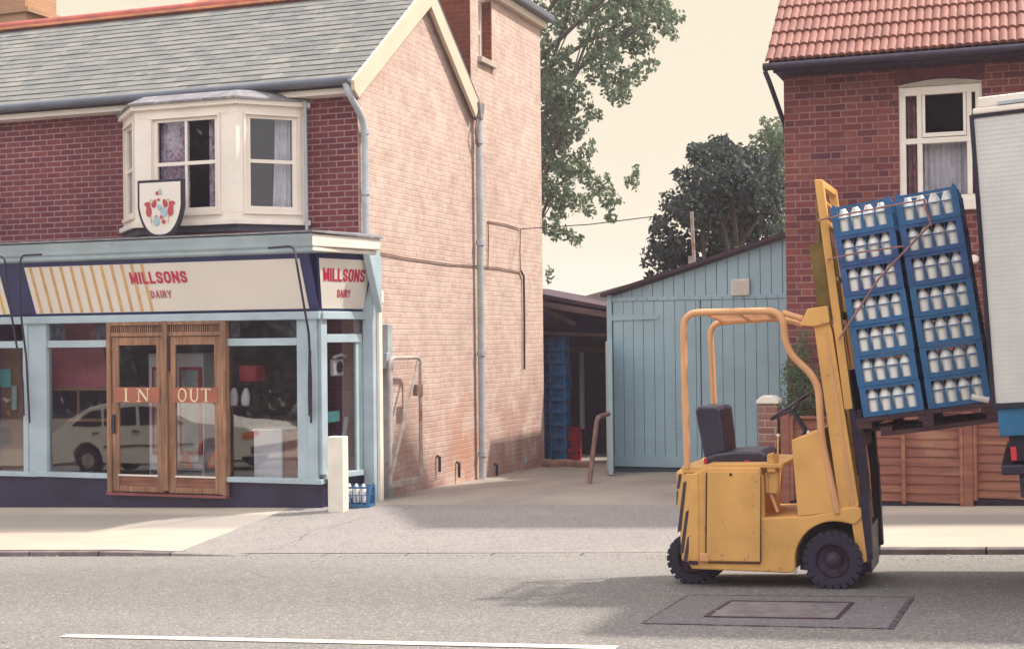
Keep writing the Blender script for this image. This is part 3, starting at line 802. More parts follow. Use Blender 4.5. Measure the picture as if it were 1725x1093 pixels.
curtain(bw_, V(fx1, yb, 0), V(fx1 - .20, yb, 0), BZ0 + .1, BZ1 - .12, M['curtain'], 3, .02, -.0)
a, b = faces[2]; d_ = (b - a).normalized()
curtain(bw_, a + d_ * .72 + V(-.1, .12, 0), a + d_ * .52 + V(-.1, .12, 0), BZ0 + .1, BZ1 - .12, M['curtain_lt'], 4, .02, -.2)
a, b = faces[0]; d_ = (b - a).normalized()
curtain(bw_, a + d_ * .2 + V(.12, .12, 0), a + d_ * .7 + V(.12, .12, 0), BZ0 + .1, BZ1 - .12, M['curtain'], 6, .02)
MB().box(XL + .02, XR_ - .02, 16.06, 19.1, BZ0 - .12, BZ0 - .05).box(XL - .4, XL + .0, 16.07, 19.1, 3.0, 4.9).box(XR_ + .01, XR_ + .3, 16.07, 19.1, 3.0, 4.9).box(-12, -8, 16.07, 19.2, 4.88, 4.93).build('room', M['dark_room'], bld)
# bay lead roof (flat with slope) and underside skirting
def baypoly(e, z): 
    s2 = e * .414
    return [V(XL - e, 15.79, z), V(XL + dB - s2 , 15.8 - dB - e, z), V(XR_ - dB + s2, 15.8 - dB - e, z), V(XR_ + e, 15.79, z)]
lr = MB(); p_, q_ = baypoly(.10, BZ1 + .055), baypoly(-.12, BZ1 + .17)
lr.add(p_ + q_ + baypoly(.10, BZ1 + .03), [(0, 1, 5, 4), (1, 2, 6, 5), (2, 3, 7, 6), (4, 5, 6, 7), (8, 9, 1, 0), (9, 10, 2, 1), (10, 11, 3, 2), (8, 11, 10, 9)])
lr.build('bay_roof', M['lead'], bw_)
MB().prism(baypoly(-.03, BZ0 - .11), (0, 0, .08)).build('bay_skirt', paint('slate_skirt', (.07, .065, .09), .6, .2), bw_)
tp = MB()
a0 = baypoly(-.10, 0)
for i, (a, b) in enumerate(zip(a0, a0[1:])):
    Lf = (b - a).length; n_ = max(1, int(Lf / .26))
    for k2 in range(n_): face(tp, a, b, 2.98, BZ0 - .11, k2 * Lf / n_ + .003, (k2 + 1) * Lf / n_ - .003, -.04, -.004 + random.uniform(-.003, .003))
tp.build('tile_hanging', M['redtile'], bw_)
MB().tube([V(XR_ + .03, 15.70, BZ1 + .04), V(XR_ + .04, 15.70, 2.98)], .022, 8).build('rainwater_pipe', M['pipe'], bw_, smooth=True)

# ---- shopfront (Y = 15.1), side return towards the gable
SY = 15.1
X0, X1 = -18.0, -8.02
RC = V(X1, SY, 0); RE = V(-7.79, 15.86, 0)                     # side return from front corner to the gable
def sx(px): return at(px, 700, SY).x
zg = lambda X: zb(X) - .02
sr = MB(); 
sr.box(X0, X1, SY + .02, SY + .12, -1, .055)
face(sr, RC + V(0, .02, 0), RE, -1, .12, .0, (RE - RC).length - .05, -.1, -.02)
sr.build('stall_riser', M['riser'], bld)
sil = MB(); sil.box(X0, sx(80) - .16, SY - .05, SY + .10, .04, .10).box(sx(80) - .17, sx(186), SY - .045, SY + .101, .045, .105).box(sx(384), X1 + .02, SY - .045, SY + .101, .045, .105)
face(sil, RC, RE, .10, .165, .05, (RE - RC).length - .09, -.1, .04)
sil.build('window_sill', M['blue'], bld, bev=.006)
# pilasters
pil = MB()
pil.box(sx(50), sx(80), SY - .02, SY + .1, .10, 2.05)
pil.box(sx(42) - .0, sx(50), SY - .035, SY + .1, .10, 2.05)
pil.build('pilaster', M['blue'], bld, bev=.006)
pil = MB().box(sx(501), sx(520), SY - .005, SY + .1, .10, 2.05)
pil.box(sx(520) + .001, sx(536), SY - .03, SY + .1, .10, 2.05)
face(pil, RC, RE, .16, 2.05, .0, .10, -.08, .02)
pil.build('pilaster', M['blue'], bld, bev=.006)
pb = MB(); pb.box(-7.80, -7.66, 15.80, 16.02, H(-7.8, 16), 2.9); pb.prism([V(-7.64, 15.84, 2.10), V(-7.64, 15.50, 2.80), V(-7.64, 15.84, 2.80)], (.09, 0, 0))
pb.build('end_pilaster', M['blue'], bld, bev=.006)
MB().box(-7.658, -7.62, 15.9, 15.99, H(-7.8, 16), 2.2).build('corner_strip', M['white'], bld)
# transoms / frames
trm = MB()
for (a_, b_) in ((X0, sx(42)), (sx(80) + .001, sx(186)), (sx(384), sx(501) - .001)):
    MB().box(a_, b_, SY + .0, SY + .07, 1.71, 1.80).build('transom', M['blue'], bld, bev=.004)
face(trm, RC, RE, 1.74, 1.84, .10, (RE - RC).length - .08, -.06, .02)
trm.build('transom', M['blue'], bld, bev=.004)
MB().box(X0, X1 + .02, SY - .06, SY + .1, 2.02, 2.115).build('fascia_base', M['blue'], bld, bev=.01)
fb2 = MB(); face(fb2, RC, RE, 2.02, 2.115, 0, (RE - RC).length, -.05, .06); fb2.build('fascia_base', M['blue'], bld, bev=.008)
# glazing
def pane(a_, b_, z0, z1, mat, y=SY + .04, nm='window_pane'): return MB().box(a_, b_, y, y + .006, z0, z1).build(nm, mat, bld)
pane(X0, sx(42), .1, 1.72, M['glass']); pane(sx(78), sx(186), .1, 1.72, M['glass']); pane(sx(384), sx(502), .1, 1.72, M['glass'])
pane(sx(78), sx(186), 1.79, 2.03, M['glass']); pane(sx(384), sx(502), 1.79, 2.03, M['glass'])
gs_ = MB(); face(gs_, RC, RE, .14, 2.03, .08, (RE - RC).length - .05, -.03, -.024); gs_.build('window_pane', M['glass'], bld)
fr_ = MB(); face(fr_, RC, RE, .16, 1.76, (RE - RC).length - .17, (RE - RC).length - .04, -.05, .0); fr_.build('window_frame', M['blue'], bld)
ll = MB()
for (a_, b_) in ((sx(82), sx(106)), (sx(160), sx(185)), (sx(386), sx(402)), (sx(486), sx(500))): ll.box(a_, b_, SY + .05, SY + .054, 1.80, 2.02)
ll.build('leaded_light', M['leadlight'], bld)
# blue wall band behind signs, cornice
fbk = MB()
fbk.prism([V(X0, SY - .0, 2.116), V(X0, SY + .5, 2.116), V(X0, SY + .5, 2.90), V(X0, SY - .27, 2.90), V(X0, SY - .27, 2.80)], (X1 - X0 + .0, 0, 0))
fbk.build('fascia_board', M['blue_dk'], bld)
fs = MB()
Pb0, Pb1 = RC, RE; Pt0, Pt1 = V(-7.93, 14.84, 0), V(-7.60, 15.78, 0)
fs.add([V(RC.x + .002, RC.y, 2.116), V(RE.x, RE.y, 2.116), V(Pt1.x, Pt1.y, 2.80), V(Pt0.x, Pt0.y, 2.80), V(X1 - .1, SY + .4, 2.116), V(X1 - .1, SY + .5, 2.8)], [(0, 1, 2, 3)])
fs.build('side_board', M['blue_dk'], bld)
cn = MB()
prof = [(-.28, 2.80), (-.34, 2.82), (-.34, 2.86), (-.38, 2.88), (-.40, 2.93), (-.44, 3.0), (-.44, 3.02), (.68, 3.06), (.68, 2.80)]
cn.prism([V(X0, SY + a_, z_) for a_, z_ in prof], (-7.88 - X0, 0, 0))
cn.build('cornice', M['blue'], bld, bev=.004)
cs = MB()
d_ = (Pt1 - Pt0).normalized(); n_ = V(d_.y, -d_.x, 0)
s0 = V(-7.88, 14.66, 0)
cs.prism([V(-7.879, 14.66, 2.81), V(-7.56, 15.72, 2.81), V(-7.60, 15.80, 2.81), V(-7.879, 15.76, 2.81)], (0, 0, .05))
cs.prism([V(-7.879, 14.655, 2.865), V(-7.50, 15.70, 2.865), V(-7.56, 15.80, 2.865), V(-7.879, 15.76, 2.865)], (0, 0, .145))
cs.build('cornice_return', M['white'], bld, bev=.012)
MB().prism([V(-18, 14.63, 3.03), V(-7.86, 14.63, 3.03), V(-7.47, 15.72, 3.0), V(-7.60, 15.79, 3.05), V(-18, 15.79, 3.10)], (0, 0, .022)).build('lead_flashing', M['lead'], bld)
# ---- signs (own things)
def canted(z, y_base=SY): t_ = (z - 2.116) / (2.80 - 2.116); return SY - .0 - .27 * t_
cant = math.atan2(.27, .684)
FR = Matrix.Rotation(cant, 3, 'X') @ FACE
def fpt(X, z, o_=.01): return V(X, canted(z) - o_, z)
def signpanel(name, x0, x1, z0, z1, label, frame=True):
    t_ = thing(name, (0.5 * (x0 + x1), SY, z0), label, 'sign')
    m_ = MB(); m_.add([fpt(x0, z0), fpt(x1, z0), fpt(x1, z1), fpt(x0, z1), fpt(x0, z0, -.01), fpt(x1, z0, -.01), fpt(x1, z1, -.01), fpt(x0, z1, -.01)], [(0, 1, 2, 3), (4, 7, 6, 5), (0, 4, 5, 1), (3, 2, 6, 7), (0, 3, 7, 4), (1, 5, 6, 2)])
    m_.build('panel', M['cream'], t_)
    return t_
ZS0, ZS1 = 2.15, 2.74
def fs_(px, z): # photo x on the canted board -> X
    y = canted(z); zz = z
    r_ = 0
    lo, hi = -20, 0
    for _ in range(40):
        m_ = (lo + hi) / 2; q = AX.transposed() @ (V(m_, y, zz) - CAM); X_ = 862.5 + F * q.x / -q.z
        if X_ < px: lo = m_
        else: hi = m_
    return (lo + hi) / 2
bx0, bx1 = fs_(62, ZS0), fs_(521, ZS0)
sg = signpanel('shop_sign', bx0, bx1, ZS0, ZS1, 'long cream fascia board with yellow stripes reading MILLSONS DAIRY above the shop doors')
zmid = (ZS0 + ZS1) / 2
for i in range(12):
    px = 72 + i * 16.9; X_ = fs_(px, ZS0)
    s_ = MB(); s_.add([fpt(X_ - .022, ZS0 + .005, .013), fpt(X_ + .022, ZS0 + .005, .013), fpt(X_ + .022, ZS1 - .005, .013), fpt(X_ - .022, ZS1 - .005, .013)], [(0, 1, 2, 3)])
    s_.build('stripe', M['stripe'], sg)
tx = fs_(267, 2.58)
UC, VC = V(1, 0, 0), V(0, -math.sin(cant), math.cos(cant))
letters('MILLSONS', fpt(tx, 2.565, .016), UC, VC, .155, .088, .030, .018, M['magenta'], sg)
tx2 = fs_(272, 2.38)
letters('DAIRY', fpt(tx2, 2.36, .016), UC, VC, .10, .052, .020, .012, M['magenta_lt'], sg)
nb = signpanel('shop_sign', -17.5, fs_(18, ZS0), ZS0, ZS1, 'cream fascia board with yellow stripes at the left edge, over the neighbouring window')
for i in range(12):
    X_ = fs_(9, ZS0) - i * .2
    s_ = MB(); s_.add([fpt(X_ - .022, ZS0 + .005, .013), fpt(X_ + .022, ZS0 + .005, .013), fpt(X_ + .022, ZS1 - .005, .013), fpt(X_ - .022, ZS1 - .005, .013)], [(0, 1, 2, 3)])
    s_.build('stripe', M['stripe_dk'], nb)
# side sign
dB_, dT = (RE - RC), (Pt1 - Pt0)
ss = thing('shop_sign', (-7.8, 15.4, 2.15), 'small sunlit cream sign reading MILLSONS DAIRY on the side return of the shopfront', 'sign')
def spt(s_, z, o_=.012):
    t_ = (z - 2.116) / .684; a = (RC + dB_ * s_).lerp(Pt0 + dT * s_, t_); nn = V(dB_.y, -dB_.x, 0).normalized()
    return V(a.x, a.y, z) + nn * o_
m_ = MB(); m_.sheet([[spt(.035 + .895 * i / 12, ZS0 + (ZS1 - ZS0) * j / 8) for i in range(13)] for j in range(9)])
m_.sheet([[spt(.035 + .895 * i / 12, ZS1, .012 - .012 * j) for i in range(13)] for j in range(2)]); m_.build('panel', M['cream'], ss)
u_ = (spt(.9, 2.45) - spt(.1, 2.45)).normalized(); v_ = (spt(.5, ZS1) - spt(.5, ZS0)).normalized(); w_ = u_.cross(v_); v_ = w_.cross(u_)
SR = Matrix((u_, v_, w_)).transposed()
LS_ = dB_.length
LX, LZ = V(1, 0, 0), V(0, 0, 1)
smap = lambda q: spt(q.x / LS_, q.z, .016 - q.y)
letters('MILLSONS', V(.47 * LS_, 0, 2.55), LX, LZ, .155, .062, .026, .010, M['magenta'], ss, smap)
letters('DAIRY', V(.48 * LS_, 0, 2.33), LX, LZ, .095, .036, .014, .007, M['magenta'], ss, smap)
# ---- shield
shx0, shx1 = at(227, 300, 14.75).x, at(305, 300, 14.75).x
shz1, shz0 = at(262, 302, 14.75).z, at(268, 402, 14.75).z
shd = thing('shield_sign', ((shx0 + shx1) / 2, 14.8, 3.05), 'cream shield with a red and blue coat of arms standing on the shopfront ledge', 'sign')
cxm = (shx0 + shx1) / 2; hw = (shx1 - shx0) / 2; hh = shz1 - shz0
def shield(k, y):
    pts = []
    for i in range(0, 11):
        t_ = i / 10; a = t_ * math.pi / 2
        pts.append((math.cos(a) ** .75, -.45 - .55 * math.sin(a) ** 1.5))
    right = [(1, 0)] + [(p[0], p[1]) for p in pts]
    out = right + [(-x_, z_) for x_, z_ in right[::-1][1:]]
    return [V(cxm + x_ * hw * k, y, shz1 - (1 - k) * hh * .42 + z_ * hh * k) for x_, z_ in out]
MB().prism(shield(1.0, 14.80), (0, .05, 0)).build('frame', M['black'], shd, bev=.008)
MB().prism(shield(.88, 14.789), (0, .01, 0)).build('face', M['cream'], shd)
crb = MB(); crg = MB(); ered = paint('emblem_red', (.42, .05, .07), .6, .2)
KX, KZ, Z0 = 1.15, 1.12, -.5
BK = [0]
def blob(mb, x_, z_, rx, rz, n_=12): BK[0] += 1; mb.prism([V(cxm + x_ * KX * hw + rx * KX * hw * math.cos(2 * math.pi * i / n_), 14.7885 - .0004 * BK[0], shz1 + (Z0 + (z_ - Z0) * KZ) * hh + rz * KZ * hh * math.sin(2 * math.pi * i / n_)) for i in range(n_)], (0, -.004, 0))
for s_ in (-1, 1):
    cr = MB(); blob(cr, s_ * .46, -.42, .12, .035); blob(cr, s_ * .41, -.53, .11, .085); blob(cr, s_ * .44, -.47, .07, .03)
    cr.build('mantling', ered, shd)
    cr = MB(); blob(cr, s_ * .22, -.43, .09, .05); blob(cr, s_ * .17, -.40, .05, .05); cr.build('mantling', ered, shd)
    crg.bar(V(cxm + s_ * .42 * hw, 14.786 - .0003 * s_, shz1 - .36 * hh), V(cxm + s_ * .36 * hw, 14.786 - .0003 * s_, shz1 - .73 * hh), .004, .014, (0, 0, 1))
    crg.bar(V(cxm + s_ * .15 * hw, 14.787, shz1 - .37 * hh), V(cxm + s_ * .42 * hw, 14.787, shz1 - .34 * hh), .004, .014, (0, 0, 1))
for (x_, z_, rx, rz) in ((-.09, -.26, .06, .03), (-.04, -.36, .05, .02), (.06, -.62, .05, .03), (.15, -.69, .07, .035), (-.13, -.62, .05, .03)):
    cr = MB(); blob(cr, x_, z_, rx, rz); cr.build('charge', ered, shd)
blob(crb, .02, -.24, .05, .05); blob(crb, .16, -.55, .13, .065); blob(crb, -.12, -.68, .12, .065); blob(crb, -.01, -.47, .09, .035)
crb.build('emblem_blue', paint('emblem_blue', (.33, .45, .50), .6, .15), shd); crg.build('emblem_gold', paint('emblem_gold', (.50, .34, .18), .6, .2), shd)
MB().box(cxm - .10, cxm + .12, 14.81, 14.85, 3.04, 3.2).build('foot', M['iron'], shd)
# ---- blind arms
def barm(pts, r=.014):
    return MB().tube(rounded([at(px, py, Y) for px, py, Y in pts], .05), r, 8)
barm([(452, 418, 14.63), (490, 415, 14.60), (497, 422, 14.56), (500, 445, 14.52), (520, 560, 14.72), (524, 640, 14.95), (524, 712, 15.02)]).build('blind_arm', M['iron'], bld)
barm([(522, 590, 14.98), (521, 650, 14.99), (522, 700, 15.02)], .02).build('blind_arm', M['iron'], bld)
barm([(70, 429, 14.60), (38, 430, 14.58), (34, 440, 14.55), (34, 520, 14.72), (44, 600, 14.95), (50, 712, 15.02)]).build('blind_arm', M['iron'], bld)
barm([(0, 432, 14.60), (8, 436, 14.56), (14, 500, 14.66), (26, 570, 14.85), (38, 640, 14.98), (40, 700, 15.02)]).build('blind_arm', M['iron'], bld)

# ---- doors
DX0, DX1 = sx(184), sx(384); DZ0, DZ1 = -.125, 2.03; DY = SY - .055
drt = MB(); xm = (DX0 + DX1) / 2
drt.box(DX0, DX0 + .065, DY, DY + .12, DZ0, DZ1).box(DX1 - .065, DX1, DY, DY + .12, DZ0, DZ1).box(DX0 + .066, DX1 - .066, DY + .002, DY + .12, DZ1 - .05, DZ1 - .001)
drt.box(DX0 + .066, DX1 - .066, DY + .002, DY + .12, DZ1 - .19, DZ1 - .14)
drt.box(xm - .035, xm + .035, DY - .012, DY + .11, DZ0 + .04, DZ1)
df = drt.build('door_frame', M['wood_door'], bld, bev=.005)
MB().box(DX0 - .005, DX1 + .005, DY - .02, DY + .12, DZ0 - .03, DZ0 - .001).build('threshold', paint('worn_red_step', (.22, .06, .06), .7, .2), bld)
for hs_ in (0, 1):
    sp_ = MB()
    for i in range(26):
        x_ = DX0 + .07 + (i + 26 * hs_) * (DX1 - DX0 - .14) / 52
        if abs(x_ - xm) < .045: continue
        sp_.box(x_, x_ + .016, DY + .03, DY + .05, DZ1 - .14, DZ1 - .05)
    sp_.build('spindle_grille', M['wood_door'], df)
MB().box(DX0 + .066, DX1 - .066, DY + .075, DY + .09, DZ1 - .14, DZ1 - .05).build('grille_back', M['wood_dark'], df)
for s_, (a_, b_) in enumerate(((DX0 + .068, xm - .037), (xm + .037, DX1 - .068))):
    y0, y1 = DY + .02, DY + .065
    d_ = MB(); st_ = .10
    d_.box(a_, a_ + st_, y0, y1, DZ0 + .012, DZ1 - .195).box(b_ - st_, b_, y0, y1, DZ0 + .012, DZ1 - .195)
    d_.box(a_ + st_, b_ - st_, y0 + .001, y1, DZ1 - .30, DZ1 - .196).box(a_ + st_, b_ - st_, y0 + .001, y1, DZ0 + .013, DZ0 + .08)
    dr = d_.build('door', M['wood_door'], bld, bev=.006)
    dr['label'] = 'wooden glazed door leaf lettered ' + ('IN' if s_ == 0 else 'OUT')
    zr1 = at(283, 652, SY).z; zr0 = at(283, 678, SY).z
    MB().box(a_ + st_ - .05, b_ - st_ + .05, y0 - .012, y0 - .0015, zr0, zr1).build('letter_rail', paint('reddish_rail', (.34, .11, .065), .5, .12), dr)
    MB().box(a_ + st_, b_ - st_, y0 + .012, y1 - .008, DZ0 + .08, .09).build('kick_panel', M['wood_dark'], dr)
    MB().box(a_ + st_ - .01, b_ - st_ + .01, y0 - .004, y0 + .02, .085, .105).build('glazing_bead', M['white'], dr)
    MB().box(a_ + st_, b_ - st_, y0 + .02, y0 + .026, .10, DZ1 - .30).build('pane', M['glass'], dr)
    xc = (a_ + b_) / 2; zc = (zr0 + zr1) / 2; hh_ = .155; yl = y0 - .014
    lt = MB()
    def st(x0_, z0_, x1_, z1_, w__=.02): lt.bar(V(xc + x0_, yl, zc + z0_), V(xc + x1_, yl, zc + z1_), .005, w__, (0, 0, 1) if abs(x1_ - x0_) > abs(z1_ - z0_) else (1, 0, 0))
    h2 = hh_ / 2
    if s_ == 0:
        ox = -.16; st(ox, -h2, ox, h2, .026); st(ox - .035, h2, ox + .035, h2, .010); st(ox - .035, -h2, ox + .035, -h2, .010)
        st(.03, -h2, .03, h2, .012); st(.03, h2, .16, -h2, .026); st(.16, -h2, .16, h2, .012); st(.0, h2, .05, h2, .010); st(.0, -h2, .06, -h2, .010); st(.13, h2, .19, h2, .010)
    else:
        lt.tube([V(xc - .17 + .055 * math.cos(q), yl, zc + h2 * math.sin(q)) for q in [2 * math.pi * i / 20 for i in range(20)]], .010, 6, True)
        st(-.045, h2, -.045, -h2 * .3, .024); st(.05, h2, .05, -h2 * .3, .012)
        lt.tube([V(xc + .0025 + .0475 * math.cos(q), yl, zc - h2 * .3 - h2 * .7 * math.sin(q)) for q in [math.pi * i / 10 for i in range(11)]], .010, 6)
        st(-.075, h2, -.02, h2, .010); st(.03, h2, .07, h2, .010)
        st(.17, -h2, .17, h2, .024); st(.105, h2, .235, h2, .012); st(.107, h2 - .02, .107, h2, .012); st(.233, h2 - .02, .233, h2, .012); st(.14, -h2, .20, -h2, .010)
    lt.build('lettering', M['letter_cream'], dr)
    if s_ == 0: MB().box(a_ + .02, a_ + .055, y0 - .03, y0 - .001, .62, .86).build('handle', M['iron'], dr, bev=.006)
    else:
        MB().box(a_ + .01, a_ + .03, y0 - .02, y0 - .001, 1.4, 1.9).build('bolt', M['iron'], dr)
# ---- neighbour window content and shop contents
MB().box(-17.5, sx(38), SY + .30, SY + .33, .08, 1.70).build('display_board', M['brown_room'], bld)
nbx = MB(); 
def card_(name, px0, py0, px1, py1, Y, mat, th=.02, label=None, cat=None):
    a_, b_ = at(px0, py1, Y), at(px1, py0, Y)
    o_ = MB().box(a_.x, b_.x, Y, Y + th, a_.z, b_.z).build(name, mat, None)
    props(o_, label, cat); return o_
card_('poster', 0, 622, 18, 652, SY + .27, M['teal'], .01, 'teal poster pinned in the left neighbouring window', 'poster')
card_('price_card', 20, 650, 28, 690, SY + .275, paint('pale_green_card', (.35, .5, .42), .6, .1), .01, 'narrow pale green card in the left neighbouring window', 'card')
card_('switch_box', 0, 720, 15, 748, SY + .26, M['iron'], .03, 'black switch box low on the brown board in the left window', 'box')
# window bar (timber display rail) in left shop window
rl = thing('display_rail', (sx(130), 15.3, .4), 'timber rail with short posts standing inside the left shop window', 'rail')
zA, zB = at(130, 655, 15.3).z, at(130, 707, 15.3).z
xa, xb = at(78, 680, 15.3).x, at(188, 680, 15.3).x
for z in (zA, zB): MB().box(xa, xb, 15.29, 15.32, z - .018, z + .018).build('bar', M['wood_door'], rl)
for x_ in (at(80, 680, 15.3).x, at(132, 680, 15.3).x, at(187, 680, 15.3).x): MB().box(x_ - .014, x_ + .014, 15.292, 15.318, zB + .018, zA - .018).build('post', M['wood_door'], rl)
# faded red hanging board
a_ = at(72, 640, 16.4); 
o_ = MB().prism([at(95, 545, 15.7), at(168, 545, 15.7), at(184, 655, 15.7), at(76, 655, 15.7)], (0, .03, 0)).build('hanging_banner', M['pinkred']); props(o_, 'faded pinkish red banner hanging inside the left shop window', 'banner')
# fridge
fd = thing('display_fridge', (at(300, 700, 15.42).x, 15.7, -.08), 'tall white display fridge with red edged glass doors seen through the shop doors', 'fridge')
fa, fb_ = at(250, 595, 15.42), at(344, 788, 15.42)
MB().box(fa.x, fb_.x, 15.42, 15.97, -.08, fa.z).build('cabinet', M['tin'], fd, bev=.01)
for (p0, p1) in ((258, 296), (304, 342)):
    q0, q1 = at(p0, 618, 15.42), at(p1, 765, 15.42)
    d_ = MB().box(q0.x, q1.x, 15.39, 15.418, q1.z, q0.z).build('fridge_door', M['red'], fd)
    MB().box(q0.x + .04, q1.x - .04, 15.38, 15.389, q1.z + .04, q0.z - .04).build('door_glass', paint('pale_fridge_glass', (.42, .44, .40), .15, .3, 3), d_)
gr_ = MB()
for i in range(6): gr_.box(fa.x + .03, fb_.x - .03, 15.405, 15.418, -.02 + i * .028, -.006 + i * .028)
gr_.build('grille', M['iron'], fd)
for i, (px, lab) in enumerate(((312, 'orange warning triangle on the left, low behind the OUT door glass'), (360, 'orange warning triangle on the right, low behind the OUT door glass'))):
    q = at(px, 788, 15.28)
    t_ = thing('warning_triangle', (q.x, 15.28, q.z), lab, 'warning triangle', 'warning triangles inside the shop door')
    T = [V(q.x - .11, 15.28, q.z), V(q.x + .11, 15.28, q.z), V(q.x, 15.28, q.z + .21)]
    MB().prism(T, (0, .015, 0)).build('plate', M['orange'], t_)
    c_ = (T[0] + T[1] + T[2]) / 3
    MB().prism([c_ + (p - c_) * .45 + V(0, -.003, 0) for p in T], (0, .002, 0)).build('symbol', paint('pale_symbol', (.6, .42, .25), .5, .1), t_)
q0, q1 = at(427, 722, 15.27), at(475, 800, 15.27)
cb = thing('chest_freezer', ((q0.x + q1.x) / 2, 15.9, .0), 'white chest cabinet standing inside the right shop window', 'freezer')
MB().box(q0.x, q1.x, 15.27, 15.8, -.08, q0.z - .03).build('body', M['tin'], cb, bev=.01); MB().box(q0.x - .01, q1.x + .01, 15.26, 15.81, q0.z - .028, q0.z).build('lid', M['tin'], cb, bev=.006)
q0, q1 = at(479, 727, 15.3), at(500, 800, 15.3)
bx_ = MB().box(q0.x, q1.x, 15.3, 15.6, -.08, q0.z).build('cardboard_box', M['card'], None, bev=.004); props(bx_, 'brown cardboard box beside the white cabinet in the right shop window', 'box')
# shelving and stock
shf = thing('wall_shelving', (sx(440), 17.2, -.08), 'dark wall shelving at the back of the shop behind the right window', 'shelving')
for z in (.55, .85, 1.15, 1.45): MB().box(at(405, 650, 17.3).x, at(498, 650, 17.3).x, 17.2, 17.5, z, z + .025).build('shelf', M['wood_dark'], shf)
MB().box(at(405, 650, 17.3).x, at(498, 650, 17.3).x, 17.5, 17.53, -.08, 1.6).build('back_board', M['room_wall'], shf)
random.seed(3)
stock = []
for zi, z in enumerate((.575, .875, 1.175)):
    for i in range(5):
        x_ = at(410, 650, 17.3).x + .02 + i * .16
        hgt = random.uniform(.08, .2); c_ = random.choice([(.3, .05, .06), (.25, .2, .15), (.12, .1, .2), (.3, .12, .1)])
        o_ = MB().box(x_, x_ + .12, 17.25, 17.4, z, z + hgt).build('grocery_box', paint('stock_%d_%d' % (zi, i), c_, .6, .2), None, bev=.003)
        props(o_, '%s grocery box on the %s shelf behind the right shop window' % (['first', 'second', 'third', 'fourth', 'fifth'][i] + ' from left', ['bottom', 'middle', 'top'][zi]), 'box', 'boxes on the shop shelves')
o_ = card_('red_display_box', 403, 616, 432, 642, 15.35, M['red'], .2, 'red display box hung high inside the right shop window', 'box')
for i, (px, py) in enumerate(((394, 668), (414, 668))):
    q = at(px, py, 15.3); o_ = MB().lathe([(.012, .11), (.03, .09), (.055, .02), (.058, -.05), (.05, -.10), (.03, -.115)], q, (0, .1, 1), 12).build('plastic_bag', M['tin'], None, smooth=True)
    props(o_, 'white plastic bag hanging inside the right shop window, %s of two' % ('left' if i == 0 else 'right'), 'bag', 'bags hanging in the window')
# items in the side window
def ssp(px, py, X=-8.35): return atX(px, py, X)
q = ssp(565, 618, -8.085)
ph = thing('wall_telephone', (q.x, q.y, q.z), 'white wall telephone seen through the side window', 'telephone')
MB().box(q.x - .01 + .0, q.x + .05, q.y - .14, q.y + .14, q.z - .11, q.z + .1).build('body', M['tin'], ph, bev=.02)
MB().lathe([(.07, 0), (.07, .02)], (q.x + .05, q.y, q.z), (1, 0, 0), 16).build('dial', M['iron'], ph)
MB().tube([V(q.x + .06, q.y - .16, q.z + .12), V(q.x + .08, q.y, q.z + .15), V(q.x + .06, q.y + .16, q.z + .12)], .022, 8).build('handset', M['tin'], ph, smooth=True)
q = ssp(559, 701, -8.07); o_ = MB().box(q.x, q.x + .03, q.y - .16, q.y + .16, q.z - .07, q.z + .06).build('teal_tub', M['teal'], None, bev=.01); props(o_, 'small teal tub on a ledge behind the side window', 'tub')
q0, q1 = at(579, 798, 15.62), at(590, 702, 15.66)
o_ = MB().bar(q0 + V(-.06, .02, .1), q1 + V(-.06, .02, 0), .05, .02, (0, 1, 0)).build('leaning_pole', M['tin'], None); props(o_, 'white pole leaning inside the side window', 'pole')

# ---- white post, milk crate by shop corner
pp = thing('bollard', (-7.86, 14.9, H(-7.86, 14.9)), 'square white painted post standing at the shop corner', 'post')
a_, b_ = at(551, 735, 14.85), at(577, 735, 14.85)
MB().box(a_.x, b_.x, 14.85, 15.0, H(-7.86, 14.9) - .05, a_.z).build('shaft', M['post_white'], pp, bev=.012)
# gate post, gate leaf and box on the gable wall
gp = thing('gate_post', (-7.75, 16.47, H(-7.75, 16.47)), 'tall pale square gate post fixed against the sunlit gable wall', 'gate post')
p0, p1 = atX(642, 545, GXP), atX(652, 823, GXP)
MB().box(GXP + .02, GXP + .13, 16.34, 16.48, H(-7.75, 16.4) - .05, 1.96).build('shaft', M['pipe'], gp, bev=.005)
q = atX(638, 607, GXP); MB().box(GXP + .03, GXP + .17, 16.22, 16.34, q.z - .1, q.z + .1).build('latch_box', M['pipe'], gp, bev=.01)
q = atX(632, 503, GXP); MB().box(GXP + .01, GXP + .1, 16.08, 16.3, q.z - .06, q.z + .1).build('lamp_box', M['white'], bld, bev=.01)
gtx = -7.62
ga = thing('metal_gate', (gtx, 17.1, H(-7.6, 17)), 'white tubular metal gate with diagonal brace folded back against the gable wall', 'gate')
def gq(px, py): return atX(px, py, gtx)
c = [gq(657, 817), gq(656, 603), gq(708, 602), gq(709, 806)]
MB().tube(rounded([c[0], c[1], c[2], c[3]], .13) , .026, 8).build('frame', M['galv'], ga, smooth=True)
MB().bar(c[0], c[3], .045, .07).build('bottom_rail', M['galv'], ga)
MB().bar(c[0] + V(0, 0, .02), c[2] + V(0, -.08, -.05), .03, .03).build('brace', M['galv'], ga)
mesh_ = MB()
for i in range(1, 14):
    t_ = i / 14; mesh_.tube([c[1].lerp(c[2], t_) - V(0, 0, .05 + .02 * (i % 2)), c[1].lerp(c[2], t_) - V(0, 0, .13)], .004, 4)
mesh_.build('wire_fringe', M['galv'], ga)
q = gq(703, 655); MB().box(q.x - .02, q.x + .04, q.y - .1, q.y + .1, q.z - .09, q.z + .06).build('lock', M['rust'], ga, bev=.006)

